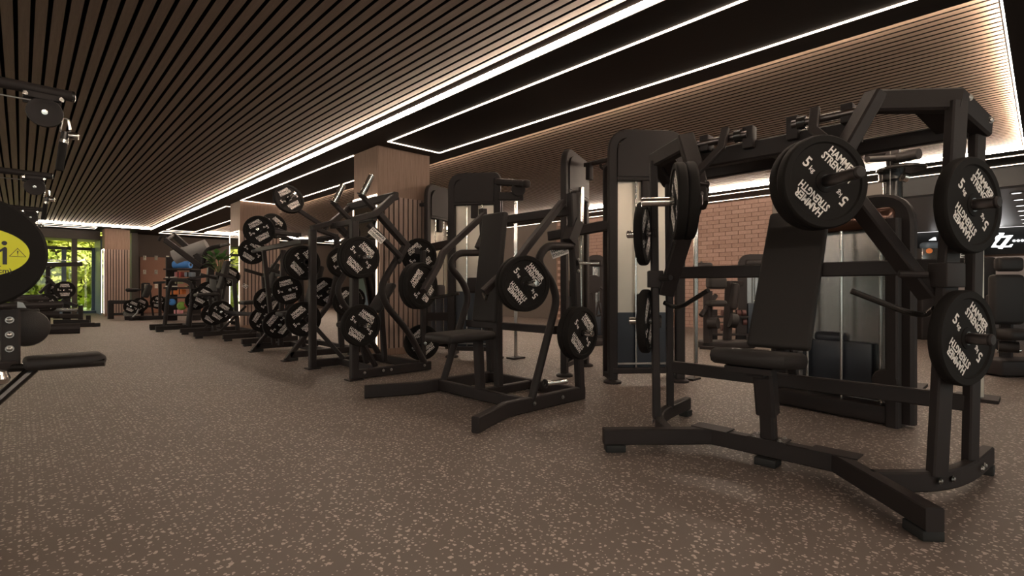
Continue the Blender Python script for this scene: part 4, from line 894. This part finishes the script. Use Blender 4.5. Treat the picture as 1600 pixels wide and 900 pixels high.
def ring(uvs, t):
    p = [px(*q) for q in uvs]; 
    for i in range(3):
        a_ = V(*p[i], 0); b_ = V(*p[(i+1) % 3], 0); d_ = (b_-a_).normalized(); e_ = V(-d_.y, d_.x, 0)*t
        mbk.extr([(q.x, q.y) for q in (a_-d_*t-e_, b_+d_*t-e_, b_+d_*t+e_, a_-d_*t+e_)], s0, exr, Z, .0006)
ring([(29.5, 385.3), (16, 398.3), (43.5, 398.8)], .0009)
poly([(28.5, 389.2), (31, 389.2), (30.1, 394.6), (29.2, 394.6)]); poly([(28.9, 395.6), (30.5, 395.6), (30.5, 396.9), (28.9, 396.9)])
vs, fs = text_mesh('(25cm)', .027, .0004); tx, ty = px(1.5, 422.5)
mw = max(p.x for p in vs); 
mbk.add([s0+exr*((p.x-mw)*1.0+px(19.5, 0)[0])+Z*(p.y+ty)+dn*(.0002+p.z) for p in vs], fs)
mbk.build('pictogram', M['black_print'], stk)
LN.beam('post', [at(16.5, 574, 2.3), at(16.5, 484, 2.3)], .066, .05, up=(0, 1, 0)); 
for v_ in (523, 545, 500): bolt(LN, at(15, v_, 2.27), (0, -1, 0), .011)
LN.cyl('axle', dc-dn*.05, dc-dn*.55, .03, M['coat']); LN.beam('column', [(-.42, 2.95, 0), (-.42, 2.95, 1.25)], .1, .12, up=(1, 0, 0)); LN.beam('tie', [(-.42, 2.95, .68), at(20, 572, 2.3)], .05, .05)
LN.tube('seat_rail', [at(-60, 579, 2.25), at(60, 573, 2.3), at(164, 566, 2.42)], .018, M['coat_gloss']); LN.tube('seat_brace', [at(52, 576, 2.3), at(0, 622, 2.2), at(-60, 672, 2.1)], .022, M['coat_gloss'])
pad(LN, 'seat_pad', at(102, 563, 2.39), (.285, .20, .052), rz=.03, ch=.022)
LN.mb().extr([(.0, -.09), (.02, -.085), (.036, -.05), (.04, 0), (.036, .05), (.02, .085), (0, .09)], at(27, 500, 2.5), (1, 0, 0), Z, .008).build('range_dial', M['bolt'], LN.e)
for z_ in (-.03, 0, .03): LN.cyl('dial_pin', at(33, 500, 2.45)+Z*z_, at(33, 500, 2.45)+Z*z_+V(0, .03, 0), .008, M['coat'], 8)
LN.box('base', (-.42, 2.85, .03), (.5, .5, .06)); LN.box('support', (-.42, 2.85, .35), (.12, .2, .7))
LN.mb().lathe([(0, -.03), (.03, -.02), (.04, 0), (.03, .03), (0, .04)], at(-4, 592, 2.1), (0, 0, 1), 16).build('knob', M['chrome'], LN.e)
def roller_set(y, lab, k=1.0):
    c = V(.02, y, .81); T = Th('roller_machine', (-.5, y+.2, 0), lab, 'gym machine')
    T.mb().lathe([(0, -.03), (.06, -.028), (.082, -.015), (.088, 0), (.088, .12), (.08, .135), (.03, .14), (0, .14)], c, (-.25, 1, 0), 28).build('roller_pad', M['vinyl'], T.e)
    T.mb().lathe([(.086, 0), (.094, .004), (.094, .014), (.086, .018)], c+V(-.02, .10, 0), (-.25, 1, 0), 28).build('roller_flange', M['vinyl_grey'], T.e)
    T.tube('roller_arm', [c+V(-.50, .18, .12), c+V(-.05, .05, 0)], .02); T.tube('side_bar', [c+V(-.3, .28, -.02), c+V(.21, .28, -.03)], .028); T.beam('column', [(-.5, y+.2, 0), (-.5, y+.2, 1.15)], .1, .1, up=(1, 0, 0))
    T.tube('top_bar', [c+V(-.45, .2, .09), c+V(.14, .4, .10)], .02); T.box('base', (-.5, y+.3, .03), (.5, .5, .06)); T.beam('tie', [c+V(-.5, .28, -.02), c+V(-.28, .28, -.02)], .05, .05)
    pass
roller_set(3.35, 'nearest black machine with round leg roller under the yellow-stickered disc')
roller_set(5.4, 'second black machine with round leg roller, behind the nearest roller')
roller_set(7.2, 'third black machine with round leg roller, smallest, tucked behind the second')
# plate machine with wide bar before the windows
LB = Th('window_press_machine', (.95, 14.2, 0), 'dark plate-loaded machine with long horizontal top bar standing in front of the bright windows', 'gym machine')
Fp = fl_
LB.beam('top_bar', [at(72, 414, 12.8), at(128, 412.5, 13.4)], .09, .11); LB.beam('upright', [Fp(75, 12.9), at(75, 412, 12.9)], .09, .09, up=(1, 0, 0)); LB.beam('brace', [at(75, 422, 12.9), at(90, 414, 13.1)], .04, .04)
LB.beam('frame_bar', [at(72, 432, 12.8), at(92, 452, 13.0)], .07, .07); LB.beam('frame_bar', [at(62, 458, 12.7), at(80, 440, 12.9)], .06, .06); LB.beam('base_beam', [Fp(60, 12.5, .06), Fp(148, 13.2, .06)], .12, .10)
LB.box('foot', Fp(150, 13.3, .045), (.16, .2, .09), M['foot_rubber']); LB.beam('base_beam', [Fp(84, 13.8, .06), Fp(140, 14.2, .06)], .10, .10); LB.beam('upright', [Fp(126, 13.3), at(126, 478, 13.4)], .12, .10, up=(1, 0, 0)); LB.beam('upright', [Fp(138, 13.6), at(138, 493, 13.6)], .07, .10, up=(1, 0, 0))
LB.beam('sled_bar', [at(84, 494, 12.8), at(122, 494, 13.2)], .12, .12); LB.box('footplate', at(104, 484, 13.3), (.55, .30, .10), M['grey_panel'], ry=.05, ch=.01); LB.beam('back_arm', [at(98, 470, 13.3), at(120, 478, 13.3)], .08, .08); LB.beam('column', [at(104, 500, 13.4), at(104, 462, 13.4)], .22, .16, up=(1, 0, 0)); LB.beam('sled_bar', [at(84, 502, 13.0), at(140, 502, 13.3)], .08, .08)
def lp2(u, v, d, rot, lab): 
    c = at(u, v, d); plate(c, (.15, -1, 0), rot, lab)
    LB.cyl('weight_peg', c-V(.03, -.02, 0), c+V(-.03, .3, 0), .024, M['chrome'], 12)
for dx, dy in ((0, 0),): 
    lp2(101, 453, 12.9, 0, 'black 5 kg plate with level lettering in front of the bright window')
    lp2(87, 456, 13.1, 0, 'black 5 kg plate left of the level-lettered plate in front of the bright window')
    lp2(72, 474, 11.6, 32, 'black 5 kg plate with slanted lettering at left, just behind the leg rollers')
LB.beam('peg_carrier', [at(87, 456, 13.5), at(104, 462, 13.4)], .08, .08); LB.beam('peg_carrier', [at(72, 474, 12.0), at(84, 494, 12.8)], .08, .08)
# low bench frame and small plate machine before column 3
BF = Th('low_frame_bench', Fp(185, 16.6), 'low black square frame bench against the far slatted column', 'bench')
BF.beam('leg', [Fp(173, 16.6), at(173, 470, 16.6)], .12, .16, up=(1, 0, 0)); BF.beam('top_rail', [at(171, 472, 16.6), at(200, 472, 16.8)], .16, .12); BF.beam('lower_rail', [at(173, 491, 16.6), at(200, 490, 16.8)], .08, .08); BF.beam('leg', [at(198, 472, 16.8)*V(1, 1, 0), at(198, 472, 16.8)], .1, .12, up=(1, 0, 0))
SM = Th('hip_machine', Fp(228, 16.2), 'low black machine loaded with many plates in front of the red-brown wall', 'gym machine')
SM.beam('base_beam', [Fp(196, 16.0, .06), Fp(268, 16.4, .06)], .14, .12); SM.beam('base_beam', [Fp(204, 15.6, .05), Fp(216, 16.1, .05)], .10, .08); SM.box('footplate', at(202, 490, 16.2), (.30, .25, .14), M['grey_panel'])
SM.box('pad', at(206, 453, 16.4), (.32, .2, .12), M['vinyl'], ch=.05); SM.beam('pad_arm', [at(212, 453, 16.4), at(226, 452, 16.4)], .05, .05); SM.beam('upright', [Fp(222, 16.4), at(223, 443, 16.4)], .06, .08, up=(1, 0, 0)); SM.beam('upright', [Fp(240, 16.4), at(233, 443, 16.4)], .05, .05, up=(1, 0, 0)); SM.beam('top_tie', [at(223, 443, 16.4), at(233, 443, 16.4)], .05, .05)
SM.box('back_pad', at(230, 455, 16.2), (.16, .3, .42), M['vinyl_grey'], ch=.05, ry=.3); SM.beam('handle_bar', [at(241, 442, 16.2), at(258, 441, 16.2)], .10, .07); SM.beam('handle_post', [Fp(250, 16.3), at(250, 442, 16.3)], .10, .08, up=(1, 0, 0)); SM.tube('wire_guard', [at(208, 495, 15.8), at(214, 490, 15.8), at(217, 483, 15.8)], .025, M['bolt'])
for k, (u, v, rot) in enumerate([(206, 479, -30), (219, 476, -32), (215, 480, -32), (247, 472, -12), (265, 480, -30)]):
    c = at(u, v, 16.0+.15*k); plate(c, (-.2, -1, 0), rot, '5 kg plate, low machine by the red-brown wall, '+['leftmost, half turned away', 'second from the left', 'front one of the left bunch', 'right of the middle', 'far right behind the arch tube'][k])
    SM.cyl('weight_peg', c-V(.03, .02, 0), c+V(.03, .5, 0), .024, M['chrome'], 10)
SM.beam('peg_rail', [at(202, 479, 16.5), at(268, 478, 16.9)], .06, .08)
# ---------------------------------------------------------------- storage rack with rollers and balls
RK = Th('storage_rack', Fp(285, 15.6), 'black open storage rack with shelves of coloured gear before the red-brown wall', 'rack')
RD = 15.6
def rk(u, v, dd=0): return at(u, v, RD+dd)
for u_ in (268, 305): RK.beam('upright', [Fp(u_, RD+.2), rk(u_, 402, .2)], .08, .30, up=(1, 0, 0))
for v_ in (421, 436, 450, 465, 492): RK.mb().beam([rk(263, v_), rk(306, v_)], .45, .04).build('shelf', M['coat'], RK.e)
def item(name, label, cat, u, v, w_, h_, m, shape='box', d=-.05):
    c = rk(u, v, d); T = Th(name, c, label, cat)
    if shape == 'roll': T.cyl('roll', c+V(-.5, .5, 0)*w_*.72, c+V(.5, -.5, 0)*w_*.72, h_/2, M[m], 20); T.cyl('core', c+V(.5, -.5, 0)*w_*.72, c+V(.5, -.5, 0)*(w_*.72+.01), h_*.2, M['coat'], 12)
    elif shape == 'ball': T.mb().lathe([(math.sin(k*math.pi/12)*h_/2, -math.cos(k*math.pi/12)*h_/2) for k in range(13)], c, Z, 20).build('ball', M[m], T.e, ang=180); T.cyl('valve', c+V(-.3, -.35, .1).normalized()*h_*.49, c+V(-.3, -.35, .1).normalized()*h_*.51, .012, M['coat'], 8)
    else: T.box('body', c, (w_, .22, h_), M[m], ch=.02, rz=-.76); T.box('strap', c, (w_*.2, .23, h_*1.03), M['coat'], rz=-.76)
item('foam_roller', 'bright blue foam roller on top of the storage rack', 'foam roller', 285, 413.5, .50, .22, 'blue_foam', 'roll')
item('exercise_block', 'red and orange block on the upper shelf of the storage rack', 'block', 282, 429, .15, .16, 'red'); item('exercise_block', 'pale pink block at the left end of the upper rack shelf', 'block', 278, 429, .08, .16, 'pink'); item('resistance_kit', 'grey kit box at the right end of the upper rack shelf', 'box', 297, 429, .22, .14, 'blue_grey')
item('step_mat', 'light green mat edge on the second shelf of the storage rack', 'mat', 268, 433.5, .24, .035, 'white', d=-.3); item('step_mat', 'light green mat edge on the third shelf of the storage rack', 'mat', 268, 447.5, .24, .035, 'white', d=-.3); item('step_mat', 'thin pale mat on the third shelf, right end of the rack', 'mat', 298, 447.5, .24, .03, 'olive', d=-.3)
item('cork_block', 'tan block on the second shelf of the storage rack', 'block', 280, 441, .14, .10, 'olive'); item('sandbag', 'orange sandbag on the left of the lower rack shelf', 'sandbag', 273, 457, .30, .13, 'orange'); item('sandbag', 'orange sandbag standing tilted in the middle of the lower rack shelf', 'sandbag', 284, 456, .14, .15, 'orange')
item('medicine_ball', 'blue medicine ball at the left bottom of the rack', 'ball', 269, 472, .2, .20, 'blue_foam', 'ball', -.2); item('medicine_ball', 'green medicine ball at the bottom middle of the rack', 'ball', 284, 478, .2, .26, 'green', 'ball', -.2); item('medicine_ball', 'red medicine ball right of the green ball in the rack', 'ball', 293, 476, .2, .18, 'red', 'ball', -.2); item('medicine_ball', 'light blue medicine ball at the right bottom of the rack', 'ball', 298, 477, .2, .2, 'blue_foam', 'ball', -.1); item('kettlebell_box', 'pink box on the bottom shelf of the rack', 'box', 279, 487, .16, .12, 'pink', d=-.2)
# ---------------------------------------------------------------- potted plant
PL = Th('potted_plant', Fp(343, 11.9), 'leafy green plant in a tall dark planter between the roller machine and the second column', 'plant')
PL.mb().lathe([(.15, 0), (.20, .9), (.20, 1.30), (.17, 1.30), (.16, 1.26)], Fp(343, 11.9), Z, 24).build('planter', M['pot'], PL.e); pc = at(343, 417, 11.9); random.seed(11)
for i in range(46):
    az = random.uniform(0, 6.28); el = random.uniform(.0, 1.25); L = random.uniform(.22, .42); d = V(math.cos(az)*math.cos(el), math.sin(az)*math.cos(el), math.sin(el))
    p0 = pc+V(0, 0, -.25); p1 = pc+d*L*.75; p2 = p1+d*.18+V(0, 0, -.05*random.random()); sd = d.cross(Z).normalized(); wd = random.uniform(.05, .085)
    PL.mb().tube([p0, (p0+p1)/2+Z*.05, p1], .005, 5).build('stem', M['stem'], PL.e)
    m = PL.mb(); q = [p1, p1+(p2-p1)*.35+sd*wd+Z*.015, p1+(p2-p1)*.8+sd*wd*.7, p2, p1+(p2-p1)*.8-sd*wd*.7, p1+(p2-p1)*.35-sd*wd+Z*.015, p1+(p2-p1)*.4-Z*.01]
    m.add(q, [(0, 1, 6), (1, 2, 6), (2, 3, 6), (3, 4, 6), (4, 5, 6), (5, 0, 6)]).build('leaf', M['plant_leaves'], PL.e)
